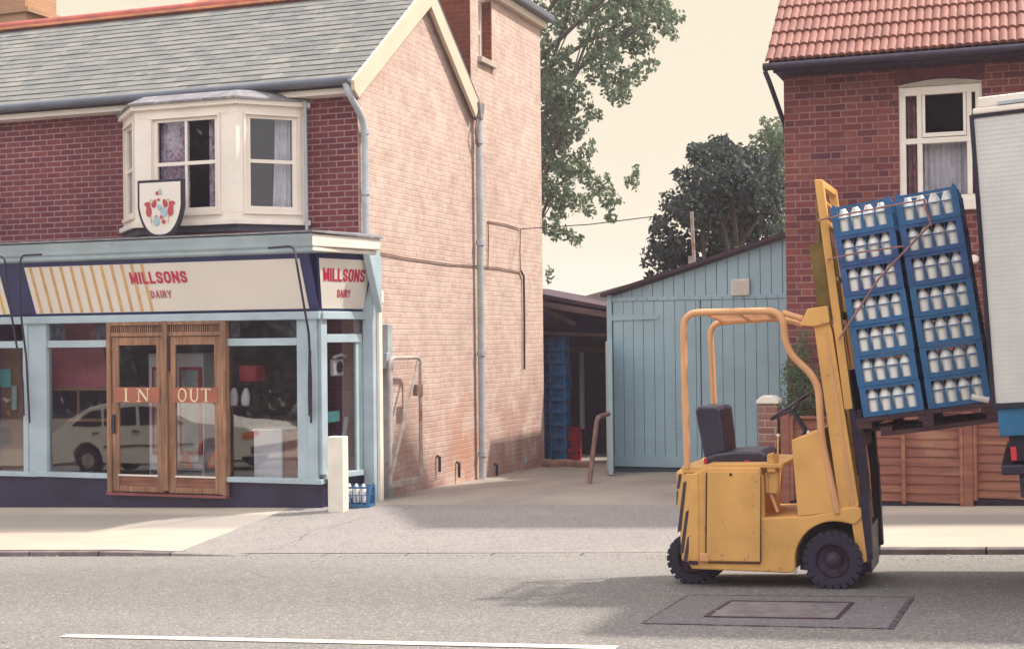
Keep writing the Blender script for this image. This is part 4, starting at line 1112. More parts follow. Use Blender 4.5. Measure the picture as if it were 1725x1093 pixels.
# ------------------------------------------------------------------ chimney far left behind roof
ch = MB(); a_ = at(0, 30, 21.0)
ch.box(-20, at(44, 20, 21).x, 21.0, 22.0, 5.5, at(0, 26, 21).z).box(-20, at(49, 20, 21).x + .03, 20.93, 22.05, at(0, 26, 21).z + .002, at(0, 17, 21).z).box(-20, at(41, 0, 21).x, 21.02, 21.9, at(0, 17, 21).z + .002, 9)
nh = thing('neighbour_chimney', (-18, 21.5, 5.5), 'orange brick chimney stack behind the roof at the top left', 'chimney'); ch.build('stack', brickmat('brick_orange', 0, [(.45, .25, .13), (.5, .29, .16)], (.4, .27, .18)), nh)

# ------------------------------------------------------------------ RIGHT HOUSE
HX = -2.57; hy = 15.8
hs = thing('brick_house', (0, hy, zb(0)), 'dark red brick house with pantile roof behind the lorry', 'house')
wx0, wx1, hz0, hz1 = -1.335, -.475, 3.20, 4.45
hw_ = MB().box(HX, wx0, hy, hy + .25, -1, 4.8).box(wx1, 8, hy, hy + .25, -1, 4.8).box(wx0, wx1, hy, hy + .25, -1, hz0 - .12).box(wx0, wx1, hy, hy + .25, hz1 + .04, 4.8)
hw_.build('front_wall', M['brick_house'], hs)
MB().box(HX + .001, HX + .25, hy + .251, 22, -1, 4.8).prism([V(HX + .002, hy + .26, 4.8), V(HX + .002, 22, 4.8), V(HX + .002, 19, 7.2)], (.24, 0, 0)).build('side_wall', M['brick_house_side'], hs)
MB().box(HX + .26, 8, 21.75, 22, -1, 4.8).build('rear_wall', M['brick_house'], hs)
MB().box(HX + .3, 5, 18, 18.1, 2.5, 4.79).build('inner_wall', M['dark_room'], hs)
# arch head over window
ar = MB(); n_ = 12
for i in range(n_):
    x_ = wx0 - .03 + (wx1 - wx0 + .06) * i / n_; t_ = (i + .5) / n_; zc = hz1 + .004 + .045 * math.sin(math.pi * t_)
    ar.box(x_ + .003, x_ + (wx1 - wx0 + .06) / n_ - .003, hy - .006, hy + .1, zc, zc + .2)
ar.build('window_arch', paint('arch_brick', (.13, .035, .045), .9, .35, 9), hs)
MB().prism([V(wx0, hy - .012, hz1 - .018)] + [V(wx0 + (wx1 - wx0) * i / 10, hy - .012, hz1 + .0 + .045 * math.sin(math.pi * i / 10)) for i in range(11)] + [V(wx1, hy - .012, hz1 - .02)], (0, .06, 0)).build('arch_board', M['concrete'], hs)
wf = MB(); y0, y1 = hy + .02, hy + .09
wf.box(wx0, wx0 + .07, y0, y1, hz0, hz1 - .02).box(wx1 - .07, wx1, y0, y1, hz0, hz1 - .02).box(wx0 + .07, wx1 - .07, y0 + .001, y1, hz1 - .11, hz1 - .02).box(wx0 + .07, wx1 - .07, y0 + .001, y1, hz0, hz0 + .05)
zt = at(1580, 235, hy).z; m1 = wx0 + .215; m2 = wx1 - .135
wf.box(wx0 + .07, wx1 - .07, y0 - .008, y1, zt - .035, zt + .025)
for m_ in (m1, m2): wf.box(m_ - .026, m_ + .026, y0 - .004, y1, hz0 + .05, zt - .035).box(m_ - .026, m_ + .026, y0 - .004, y1, zt + .025, hz1 - .11)
hwn = wf.build('window', M['white'], hs, bev=.004)
cs_ = MB(); cs_.box(m1 + .03, m2 - .03, y0 - .02, y0 + .02, zt + .03, zt + .075).box(m1 + .03, m1 + .06, y0 - .02, y0 + .02, zt + .076, hz1 - .115).box(m2 - .06, m2 - .03, y0 - .02, y0 + .02, zt + .076, hz1 - .115)
cs_.build('casement', M['white'], hwn, bev=.003)
MB().box(wx0 + .05, wx1 - .05, y0 + .04, y0 + .045, hz0 + .03, hz1 - .05).build('pane', M['glass_up'], hwn)
MB().box(wx0 - .03, wx1 + .1, hy - .06, hy + .12, hz0 - .12, hz0 - .002).build('sill', M['white'], hwn, bev=.008)
curtain(hwn, V(wx0 + .05, hy + .2, 0), V(m1 + .04, hy + .2, 0), hz0, hz1 - .08, paint('rust_curtain', (.60, .34, .30), .9, .3, 12), 4, .02)
curtain(hwn, V(m2 - .06, hy + .2, 0), V(wx1 - .05, hy + .2, 0), hz0, hz1 - .08, bpy.data.materials['rust_curtain'], 3, .02)
curtain(hwn, V(m1, hy + .17, 0), V(m2 - .02, hy + .17, 0), hz0, zt, M['curtain_lt'], 8, .022)
# pantile roof
e0 = V(-2.70, 15.40, 4.74); pdir = V(0, math.cos(R(41)), math.sin(R(41))); pn = V(0, -math.sin(R(41)), math.cos(R(41)))
tl = MB(); gauge = .29; roll = .086; ncol = int(10.6 / roll)
for r_ in range(17):
    g = []
    for (l, lift) in ((0, .0), (0, .030), (gauge * .25, .026), (gauge * 1.06, .004)):
        row = []
        for i in range(ncol * 8 + 1):
            x_ = i * roll / 8; ph_ = (i % 8) / 8; hgt = .026 * max(0, math.sin(math.pi * ph_)) ** .8 if True else 0
            hgt = .024 * (math.sin(math.pi * ph_) ** .7)
            o_ = 0 if lift == 0 and l == 0 else hgt
            row.append(e0 + V(x_ + (0), 0, 0) + pdir * (r_ * gauge + l) + pn * (lift + (o_ if not (l == 0 and lift == 0) else hgt - .004)))
        g.append(row)
    tl.sheet(g)
rf = tl.build('roof', M['tile'], hs, smooth=True)
MB().prism([e0 + V(.02, .05, -.03), e0 + pdir * 5.0 + V(.02, 0, -.03), V(-2.68, 22.7, 4.7)], (10.4, 0, 0)).build('roof_deck', M['shedroof'], hs)
MB().prism([e0 + V(.03, .03, -.05), e0 + V(.03, .03, .0), e0 + V(.03, 0, 0) + pdir * 4.9, e0 + V(.03, 0, -.1) + pdir * 4.9], (.05, 0, 0)).build('verge', M['iron'], hs)
MB().box(-2.62, 8, 15.42, 15.46, 4.625, 4.72).build('fascia', M['iron'], hs)
MB().box(-2.60, 8, 15.46, 15.80, 4.63, 4.66).build('soffit', M['iron'], hs)
MB().tube([V(-2.72, 15.37, 4.685), V(8, 15.37, 4.685)], .042, 12).build('gutter', M['iron'], hs, smooth=True)
MB().tube(rounded([V(-2.70, 15.37, 4.64), V(-2.66, 15.42, 4.52), V(-2.64, 15.6, 4.40), V(-2.58, 15.90, 4.12), V(-2.56, 15.95, 3.9), V(-2.56, 15.95, .0)], .08), .027, 10).build('downpipe', M['iron'], hs, smooth=True)
q = at(1641, 437, 15.77); MB().lathe([(.03, 0), (.05, -.02), (.03, -.05)], q, (0, 1, 0), 10).build('flue_cap', M['white'], hs)

# ------------------------------------------------------------------ SHED with blue boards
SHY = 21.0
sd = thing('blue_shed', (-4.7, SHY, H(-4.7, SHY)), 'pale blue boarded lean-to shed with large doors at the back of the yard', 'shed')
xL, xR2 = at(1030, 600, SHY).x, HX + .0
zLt = at(1030, 497, SHY).z; zRt = at(1318, 400, SHY).z; zt_at = lambda x_: zLt + (zRt - zLt) * (x_ - xL) / (at(1318, 400, SHY).x - xL)
zrail = at(1180, 500, SHY).z
up = MB(); n_ = int((xR2 - xL) / .165)
for i in range(n_ + 1):
    a_ = xL + i * .165 + .005; b_ = a_ + .155
    up.prism([V(a_, SHY + .02, zrail), V(b_, SHY + .02, zrail), V(b_, SHY + .02, zt_at(b_) - .03), V(a_, SHY + .02, zt_at(a_) - .03)], (0, .02, 0))
up.build('gable_boards', M['shedblue'], sd)
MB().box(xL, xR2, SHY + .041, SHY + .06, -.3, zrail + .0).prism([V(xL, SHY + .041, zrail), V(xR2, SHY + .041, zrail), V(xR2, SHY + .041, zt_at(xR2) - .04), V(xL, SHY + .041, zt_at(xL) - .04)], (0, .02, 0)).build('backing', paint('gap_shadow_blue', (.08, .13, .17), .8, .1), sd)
MB().box(xL - .01, xR2, SHY - .01, SHY + .019, zrail - .045, zrail + .02).build('rail', M['shedblue'], sd, bev=.004)
zbot = at(1100, 786, SHY).z
dr_ = []
xm2 = at(1205, 600, SHY).x
for (a0_, b0_) in ((xL + .03, at(1180, 600, SHY).x), (at(1180, 600, SHY).x + .012, xR2)):
    d_ = MB(); x_ = a0_
    while x_ < b0_ - .05:
        w__ = random.uniform(.145, .175); d_.box(x_ + .004, min(b0_, x_ + w__) - .004, SHY + .002, SHY + .03, zbot + .01 + random.uniform(-.01, .01), zrail - .05); x_ += w__
    o_ = d_.build('shed_door', M['shedblue'], sd)
    MB().box(a0_, b0_, SHY - .022, SHY + .0, zbot - .0, zbot + .17).build('ledge', M['shedblue'], o_, bev=.004)
    if a0_ < xL + .1:
        h_ = at(1040, 535, SHY); MB().prism([V(a0_ - .02, SHY - .02, h_.z - .045), V(at(1110, 535, SHY).x, SHY - .02, h_.z - .03), V(at(1110, 535, SHY).x, SHY - .02, h_.z + .03), V(a0_ - .02, SHY - .02, h_.z + .045)], (0, .019, 0)).build('strap_hinge', M['shedblue'], o_)
q = at(1138, 603, SHY); MB().lathe([(.02, 0), (.03, -.03)], (q.x, SHY + .0, q.z), (0, -1, 0), 10).build('knob', M['pipe'], sd)
# corner post / left return and opened leaf edge
MB().box(xL - .06, xL + .02, SHY - .03, SHY + .06, H(xL, SHY), zLt).build('corner_post', M['shedblue'], sd, bev=.004)
lf = MB(); pL = at(1029, 800, 20.2)
lf.add([], [])
for (Y0_, Y1_) in ((20.15, 20.97),):
    xa_ = at(1030, 700, 20.15).x
    lf.prism([V(xa_ - .045, Y0_, H(xa_, 20) + .02), V(xa_ + .02, Y0_, H(xa_, 20) + .02), V(xL - .02, Y1_, H(xa_, 20) + .02), V(xL - .085, Y1_, H(xa_, 20) + .02)], (0, 0, at(1025, 575, 20.15).z - H(xa_, 20) - .02))
lf.build('open_leaf', M['shedblue'], sd, bev=.004)
nl = MB()
x_ = xL + .08
while x_ < xR2 - .1:
    for zz in (zrail - .02, zrail - .012): nl.box(x_, x_ + .012, SHY - .013, SHY - .0102, zz - .006, zz + .006)
    x_ += .165
no_ = nl.build('nail_heads', M['rust'], sd); no_['kind'] = 'stuff'
# roof
rfz = .0
MB().prism([V(xL - .14, SHY - .12, zLt - .03), V(HX - .02, SHY - .12, zt_at(HX) - .0), V(HX - .02, SHY - .12, zt_at(HX) + .05), V(xL - .14, SHY - .12, zLt + .02)], (0, 4.2, 0)).build('shed_roof', M['shedroof'], sd)
MB().box(xR2 - 3.0, xR2 - .02, 24.9, 25.0, -1, 2.4).build('rear_wall', M['shedblue'], sd)
vq = at(1248, 484, SHY)
MB().box(vq.x - .135, vq.x + .135, SHY - .045, SHY + .019, vq.z - .125, vq.z + .125).build('vent_cover', M['white'], sd, bev=.012)
vv_ = MB()
for i in range(7): vv_.box(vq.x - .105, vq.x + .105, SHY - .052, SHY - .046, vq.z - .095 + i * .028, vq.z - .082 + i * .028)
vv_.build('vent_slats', M['curtain_lt'], sd)
# aerial pole on the shed roof
q = at(1170, 441, SHY + .4); ap = thing('aerial_pole', (q.x, q.y, q.z - .2), 'thin grey pole rising from the shed roof with a wire', 'pole')
t_ = at(1165, 357, SHY + .4)
MB().tube([q - V(0, 0, .15), t_], .028, 8).build('pole', M['galv'], ap); MB().box(q.x - .09, q.x - .0, q.y - .04, q.y + .04, q.z - .1, q.z + .09).build('clamp', M['galv'], ap)
MB().tube([t_, t_.lerp(g2(820, 373), .5) + V(0, 0, -.12), g2(875, 386)], .008, 5).build('wire', M['iron'], ap)
# ------------------------------------------------------------------ open store behind (dark lean-to)
lt_ = thing('open_store', (-7, 24.5, -.45), 'dark open fronted lean-to store at the end of the yard', 'store')
YS = 23.2
a_, b_ = at(905, 488, YS), at(1035, 520, YS)
MB().prism([a_ + V(-1.0, 0, .14), b_ + V(.4, 0, -.06), b_ + V(.4, 0, -.12), a_ + V(-1.0, 0, .07)], (0, 3.6, 0)).build('roof', M['shedroof'], lt_)
MB().prism([a_ + V(-1.0, -.03, -.02), b_ + V(.4, -.03, -.14), b_ + V(.4, -.03, -.24), a_ + V(-1.0, -.03, -.12)], (0, .08, 0)).build('front_beam', M['oldwood'], lt_)
c_, d_ = at(905, 558, 23.8), at(1030, 566, 23.8); MB().bar(c_ + V(-.6, 0, 0), d_ + V(.3, 0, 0), .06, .06).build('tie_beam', M['oldwood'], lt_)
MB().bar(at(905, 515, 24.2), at(968, 545, 23.4), .05, .08).build('rafter', M['oldwood'], lt_)
yb_ = 26.6
MB().prism([V(-9.5, yb_, -1), V(-4.8, yb_, -1), V(-4.8, yb_, b_.z - .16), V(-9.5, yb_, a_.z + .06)], (0, .1, 0)).build('rear_wall', M['dark_room'], lt_)
MB().box(-9.2, -9.1, 23.3, yb_, -1, 2.1).box(-5.35, -5.25, 23.3, yb_, -1, 2.0).build('side_wall', M['dark_room'], lt_)
# inner door posts
q0, q1 = at(977, 593, 25.2), at(984, 722, 25.2)
MB().box(q0.x, q1.x, 25.15, 25.25, q1.z, q0.z).build('door_post', M['pipe'], lt_)
q2 = at(952, 585, 25.3); q3 = at(1020, 593, 25.3); MB().box(q2.x, q3.x, 25.27, 25.35, q3.z, q2.z).build('lintel', M['oldwood'], lt_)
q0, q1 = at(953, 610, 25.4), at(963, 655, 25.4); MB().box(q0.x, q1.x, 25.4, 25.45, q1.z, q0.z).build('notice', M['oldwood'], lt_)
pr_ = thing('distant_roof', (-4.9, 27, 1), 'pale sheet roof of a low outbuilding beyond the yard', 'outbuilding')
u0, u1 = at(965, 504, 27.5), at(1060, 478, 27.5)
MB().prism([u0, u1, u1 - V(0, 0, .28), u0 - V(0, 0, .1)], (0, 3, 0)).build('roof', M['palegrey'], pr_)
MB().box(u0.x, u1.x + 1.5, 27.8, 30, -1, u0.z - .1).build('walls', M['dark_room'], pr_)

# ------------------------------------------------------------------ crates
CW, CD, CH = .418, .32, .2165
def crate_parts(name, label, group, mat, loc=(0, 0, 0), bars=3):
    t_ = thing(name, loc, label, 'crate', group); ORG[t_.name] = Vector((0, 0, 0))
    w2, d2 = CW / 2 - .003, CD / 2 - .003; th = .012
    b = MB().box(-w2, w2, -d2, d2, .0, .012)
    for (x0_, x1_, y0_, y1_) in ((-w2, w2, -d2, -d2 + th), (-w2, w2, d2 - th, d2), (-w2, -w2 + th, -d2 + th, d2 - th), (w2 - th, w2, -d2 + th, d2 - th)):
        b.box(x0_, x1_, y0_, y1_, .012, .033)
    b.build('base', mat, t_)
    r = MB()
    for (x0_, x1_, y0_, y1_) in ((-w2, w2, -d2, -d2 + th), (-w2, w2, d2 - th, d2), (-w2, -w2 + th, -d2 + th, d2 - th), (w2 - th, w2, -d2 + th, d2 - th)):
        r.box(x0_, x1_, y0_, y1_, CH - .024, CH - .003); r.box(x0_, x1_, y0_ + .001, y1_ - .001, .1207, .1285)
    r.build('rim', mat, t_)
    for sx_ in (-1, 1):
        for sy_ in (-1, 1):
            x_, y_ = sx_ * (w2 - .017), sy_ * (d2 - .017)
            MB().box(x_ - .024, x_ + .020, y_ - .019, y_ + .019, .002, CH - .002).box(x_ - .010, x_ + .010, y_ - .010, y_ + .010, CH - .002, CH + .014).build('corner_post', mat, t_)
    dv_ = MB()
    for i in (-1, 0, 1):
        dv_.box(i * .089 - .009, i * .089 + .009, -d2 + .002, -d2 + .010, .033, .1205); dv_.box(i * .089 - .0025, i * .089 + .0025, -d2 + .003, -d2 + .009, .1285, CH - .024); dv_.box(i * .089 - .003, i * .089 + .003, d2 - .010, d2 - .002, .04, CH - .024)
        dv_.box(i * .089 - .0005, i * .089 + .0005, -d2 + .012, d2 - .012, .012, .09)
    for i in (-1, 0, 1):
        dv_.box(w2 - .010, w2 - .002, i * .075 - .004, i * .075 + .004, .04, CH - .024)
    for j in (-1, 0, 1): dv_.box(-w2 + .012, w2 - .012, -d2 + .012 + (j + 2) * .076 - .001, -d2 + .012 + (j + 2) * .076 + .001, .012, .168 if j == -1 else .112)
    dv_.build('dividers', mat, t_)
    return t_
bme = MB().lathe([(.036, 0), (.042, .006), (.0435, .105), (.0430, .122), (.036, .142), (.026, .163), (.018, .180), (.013, .192), (.012, .196)], (0, 0, 0), (0, 0, 1), 16)
bottle0 = bme.build('milk_bottle', M['milk'], None, smooth=True)
# pallet frame of reference, tilted back with the mast
TILT = R(8.0)
rotT = Matrix.Rotation(-TILT, 3, 'Y')
PO = at(1441, 706, 10.28) + V(0, 0, 0)                          # near left top corner of the pallet
def pl_(x_, y_, z_): return PO + rotT @ V(x_, y_, z_)
ordn = ['top', 'second', 'third', 'fourth', 'fifth', 'sixth', 'bottom']
cpro = None; bfirst = True; NY = 3
# offset of left stack in the picture
colx = [.055 + CW / 2, .055 + CW * 1.5 + .035]
rown = ['near', 'middle', 'far']
stackname = {0: 'left stack beside the mast', 1: 'right stack beside the lorry'}
cpro_m = {}
for cidx in range(2):
    for yi in range(NY):
        for k in range(7):
            if cidx == 0 and yi == 1 and k not in (6,): pass
            mat = M['crate'] if (k + cidx) % 4 != 2 else M['crate_dk']
            mat = M['crate_dk'] if (7 - k) in (2, 3) else M['crate']
            key = mat.name
            lab = '%s blue milk crate of the %s on the forklift' % (ordn[6 - k], stackname[cidx]) if yi == 0 else '%s blue milk crate in the %s row behind the %s' % (ordn[6 - k], rown[yi], stackname[cidx].split(' beside')[0])
            if key not in cpro_m:
                c_ = crate_parts('milk_crate', lab, 'milk crates stacked on the forklift pallet', mat); cpro_m[key] = c_
            else:
                c_ = copy_tree(cpro_m[key])
            sh_ = random.uniform(-.003, .003)
            x_, y_, z_ = colx[cidx] + sh_, .03 + CD / 2 + yi * (CD + .012) + random.uniform(-.003, .003), .002 + k * (CH + .0005)
            c_.location = pl_(x_, y_, z_); c_.rotation_euler = (0, -TILT, random.uniform(-.006, .006)); c_['label'] = lab
            # bottles
            rows_ = (0,) if yi == 0 else ()
            cells = [(i, j) for i in range(4) for j in ((0, 1) if k == 6 else (0,))] if yi == 0 else ([(3, j) for j in range(4)] if cidx == 1 else [])
            for (i, j) in cells:
                bx = (-1.5 + i) * .089; by = (-CD / 2 + .058) + j * .076
                if bfirst: b_ = bottle0; bfirst = False
                else: b_ = bottle0.copy(); col.objects.link(b_)
                b_.location = pl_(x_ + bx, y_ + by, z_ + .014); b_.rotation_euler = (0, -TILT, 0)
                props(b_, 'white milk bottle, %s from left in the %s row inside the %s' % (['first', 'second', 'third', 'fourth'][i], ['front', 'second', 'third', 'back'][j], lab.replace(' on the forklift', '').replace(' blue', '').replace(' beside the mast', '').replace(' beside the lorry', '')), 'bottle', 'milk bottles in the crates')
                b_['label'] = '%s bottle from left, %s line, %s' % (['first', 'second', 'third', 'fourth'][i], ['front', 'second', 'third', 'back'][j], lab.replace(' blue milk', '').replace(' on the forklift', '').replace(' beside the mast', '').replace(' beside the lorry', ''))
# pallet
pal = thing('pallet', PO, 'dark wooden pallet carrying the two crate stacks on the forks', 'pallet'); ORG[pal.name] = Vector((0, 0, 0))
pal.rotation_euler = (0, -TILT, 0)
PW, PD = .96, 1.06
MB().box(0, PW, 0, .09, -.032, -.002).build('edge_board', M['pallet'], pal)
for i in range(1, 8): MB().box(0.0, PW, i * .138 - .02, i * .138 + .08, -.024, -.003).build('deck_board', M['pallet'], pal)
for x_ in (0.005, PW / 2 - .05, PW - .105): MB().box(x_, x_ + .10, .004, PD, -.075, -.0325).build('bearer', M['pallet'], pal)
for y_ in (.0, PD / 2 - .05, PD - .1): MB().box(.16, PW, y_, y_ + .09, -.145, -.115).build('base_board', M['pallet'], pal)
for x_ in (.16, PW / 2 - .03, PW - .08):
    for y_ in (0.002, PD / 2 - .048, PD - .098): MB().box(x_, x_ + .08, y_, y_ + .085, -.1145, -.0755).build('block', M['pallet'], pal)

# red & blue crates in the store, crate at shop corner
cr2 = crate_parts('milk_crate', 'blue crate of milk bottles on the ground beside the white post', None, M['crate']); 
q = at(597, 850, 15.35); cr2.location = (-7.58, 15.22, H(-7.58, 15.22)); cr2.rotation_euler = (0, 0, .15); cr2.scale = (.78, .8, 1.15)
for i in range(3):
    b_ = bottle0.copy(); col.objects.link(b_); b_.location = (-7.68 + i * .09, 15.16 + .01 * i, H(-7.58, 15.22) + .05); b_.rotation_euler = (0, 0, 0); b_.scale = (1, 1, 1.15)
    b_['label'] = '%s milk bottle from left in the crate beside the white post' % ['first', 'second', 'third'][i]; b_['group'] = 'bottles by the white post'
empt = paint('store_crate_blue', (.035, .17, .40), .5, .25, 6, objc=True)
ec = None
for sI, (px, Yc) in enumerate(((924, 24.2), (941, 23.9))):
    for k in range(10):
        lab = '%s empty blue crate from the ground, %s stack in the store' % (['first', 'second', 'third', 'fourth', 'fifth', 'sixth', 'seventh', 'eighth', 'ninth', 'topmost'][k], ['left', 'right'][sI])
        if ec is None: ec = crate_parts('empty_crate', lab, 'empty crates stacked in the store', empt); c_ = ec
        else: c_ = copy_tree(ec)
        bx_ = at(px, 740, Yc)
        c_.location = (bx_.x - .02 + random.uniform(-.01, .01), Yc + .16, H(bx_.x, Yc) + .0 + k * .222); c_.rotation_euler = (0, 0, random.uniform(-.04, .04)); c_['label'] = lab; c_.scale = (.72, .9, 1.02)
rc = None
q = at(958, 725, 24.0)
for k in range(3):
    lab = '%s red crate in the short stack beside the blue crates' % ['bottom', 'middle', 'top'][k]
    if rc is None: rc = crate_parts('red_crate', lab, 'red crates in the store', M['red']); c_ = rc
    else: c_ = copy_tree(rc)
    c_.location = (q.x, 24.2, H(q.x, 24.2) + k * .2); c_.scale = (.62, .9, .92); c_['label'] = lab
# broken slabs / logs heap on yard floor
random.seed(12)
for i in range(9):
    px, py = 918 + i * 7.6 + random.uniform(-2, 2), random.uniform(745, 765); Yl = 23.0 + random.uniform(-.6, .5); q = V(at(px, py, Yl).x, Yl, 0); z_ = H(q.x, Yl)
    m_ = MB(); n_ = 7; pts = [V(q.x + random.uniform(.12, .2) * math.cos(2 * math.pi * j / n_), Yl + random.uniform(.10, .16) * math.sin(2 * math.pi * j / n_), z_ + .0) for j in range(n_)]
    m_.prism(pts, (0, 0, random.uniform(.05, .11)))
    o_ = m_.build('rubble_stone', paint('rubble_%d' % i, (.30, .16, .12), .9, .2), None, bev=.02)
    props(o_, '%s lump from the left of the reddish broken stones on the yard floor' % ['first', 'second', 'third', 'fourth', 'fifth', 'sixth', 'seventh', 'eighth', 'last'][i], 'stone', 'broken stones on the yard floor')
# leaning bent pipe rail
pr2 = thing('bent_rail', (-5.66, 18.3, H(-5.66, 18.3)), 'grey bent pipe rail leaning from the ground to the shed corner', 'rail')
MB().tube(rounded([at(992, 822, 18.6), at(1006, 703, 19.4), at(1025, 697, 20.0)], .12), .035, 10).build('pipe', M['rust'], pr2, smooth=True)

# ------------------------------------------------------------------ pier, fence, bush
pier = thing('brick_pier', (-2.72, 15.1, zb(-2.7)), 'short brick gate pier with rounded white cap beside the timber fence', 'gate pier')
a_, b_ = at(1277, 680, 15.3), at(1309, 680, 15.3)
MB().box(a_.x, b_.x, 15.3, 15.3 + (b_.x - a_.x), -.4, a_.z).build('shaft', M['brick_pier'], pier)
xc, w_p = (a_.x + b_.x) / 2, (b_.x - a_.x)
MB().prism([V(a_.x - .02, 15.28, a_.z), V(b_.x + .02, 15.28, a_.z), V(b_.x + .015, 15.28, a_.z + .04), V(xc + .06, 15.28, a_.z + .085), V(xc - .06, 15.28, a_.z + .085), V(a_.x - .015, 15.28, a_.z + .04)], (0, w_p + .04, 0)).build('cap', M['post_white'], pier, bev=.012)
fn = thing('timber_fence', (-.6, 15.35, zb(-.6)), 'brown larch lap panel fence with posts along the back of the pavement', 'fence')
fz1 = at(1560, 706, 15.3).z
xsP = [at(px, 780, 15.3).x for px in (1316, 1518, 1636)]
posts = [xsP[0] - .02, -.645, 1.2, 3.05, 4.9]
posts = [-2.52, -.645, 1.22, 3.08, 4.94]
for i, x_ in enumerate(posts): MB().box(x_ - .045, x_ + .045, 15.28, 15.40, zb(x_) - .1, fz1 + .05 + .03 * i).build('fence_post', M['fence'], fn, bev=.004)
for i in range(4):
    a_, b_ = posts[i] + .047, posts[i + 1] - .047; z0_ = zb((a_ + b_) / 2) + .05; top = fz1 + .035 * (i - 1) + .02
    p_ = MB(); nb_ = 9; hgt = (top - z0_) / nb_
    for k in range(nb_):
        rows = []
        for e in range(2):
            rows.append([V(a_ + (b_ - a_) * j / 14, 15.33 + (.014 if e else -.004) + .004 * math.sin(j * .9 + k), z0_ + k * hgt + (hgt * 1.18 if e else 0) + .004 * math.sin(j * .8 + k * 2.1 + i)) for j in range(15)])
        back = [[q + V(0, .008, 0) for q in r] for r in rows]
        g = [rows[0], rows[1], back[1], back[0], rows[0]]
        p_.sheet(g)
    pn_ = p_.build('fence_panel', M['fence'], fn)
    fr2 = MB()
    for t_ in (0, .333, .667, 1): x_ = a_ + .02 + (b_ - a_ - .04) * t_; fr2.box(x_ - .018, x_ + .018, 15.285, 15.32, z0_ - .02, top + .01)
    fr2.box(a_, b_, 15.29, 15.36, top + .011, top + .035)
    fr2.build('batten', M['fence'], pn_)
    gb = MB().box(a_ - .03, b_ + .03, 15.34, 15.38, -.6, z0_ - .01); gb.build('gravel_board', M['iron'], pn_)

def crown(mb, clumps, n, size, flat=.8, seed=1, aspect=.55):
    rnd = random.Random(seed)
    for (c_, r_) in clumps:
        m_ = int(n * (r_ ** 2))
        for _ in range(m_):
            u = V(rnd.gauss(0, 1), rnd.gauss(0, 1), rnd.gauss(0, 1)).normalized()
            rad = r_ * (rnd.random() ** .45)
            p = c_ + V(u.x, u.y, u.z * flat) * rad
            s_ = size * rnd.uniform(.6, 1.35)
            a = V(rnd.gauss(0, 1), rnd.gauss(0, 1), rnd.gauss(0, .6)).normalized(); b = a.orthogonal().normalized()
            b = Matrix.Rotation(rnd.uniform(0, 6.28), 3, a) @ b; c2 = a.cross(b) * aspect
            mb.add([p - b * s_ * .5, p + c2 * s_ * .5 + a * s_ * .08, p + b * s_ * .5, p - c2 * s_ * .5 + a * s_ * .08], [(0, 1, 2, 3)])
    return mb
def fastbuild(mb, name, mat, parent):
    o_ = org(parent); me = bpy.data.meshes.new(name); me.from_pydata([tuple(q - o_) for q in mb.v], [], mb.f); me.update(); me.materials.append(mat)
    ob = bpy.data.objects.new(name, me); col.objects.link(ob); ob.parent = parent; return ob
# bush behind the fence
bs = thing('garden_bush', (-2.2, 16.3 - .6, zb(-2)), 'feathery green bush growing behind the fence by the house wall', 'bush')
rnd = random.Random(5)
cl = [(at(px, py, 15.62), r_) for px, py, r_ in ((1350, 590, .13), (1342, 620, .17), (1360, 640, .18), (1335, 655, .16), (1375, 670, .16), (1345, 690, .2), (1325, 690, .14), (1390, 700, .15), (1352, 565, .08), (1328, 630, .10))]
mbb = crown(MB(), cl, 9000, .05, 1.0, 4, .28); fastbuild(mbb, 'foliage', M['leaf_c'], bs)
st_ = MB()
for px in (1338, 1352, 1366): st_.tube([at(px, 800, 15.6), at(px - 4, 700, 15.6), at(px + rnd.uniform(-8, 8), 590, 15.6)], [.02, .014, .006], 6)
st_.build('stems', M['bark'], bs)

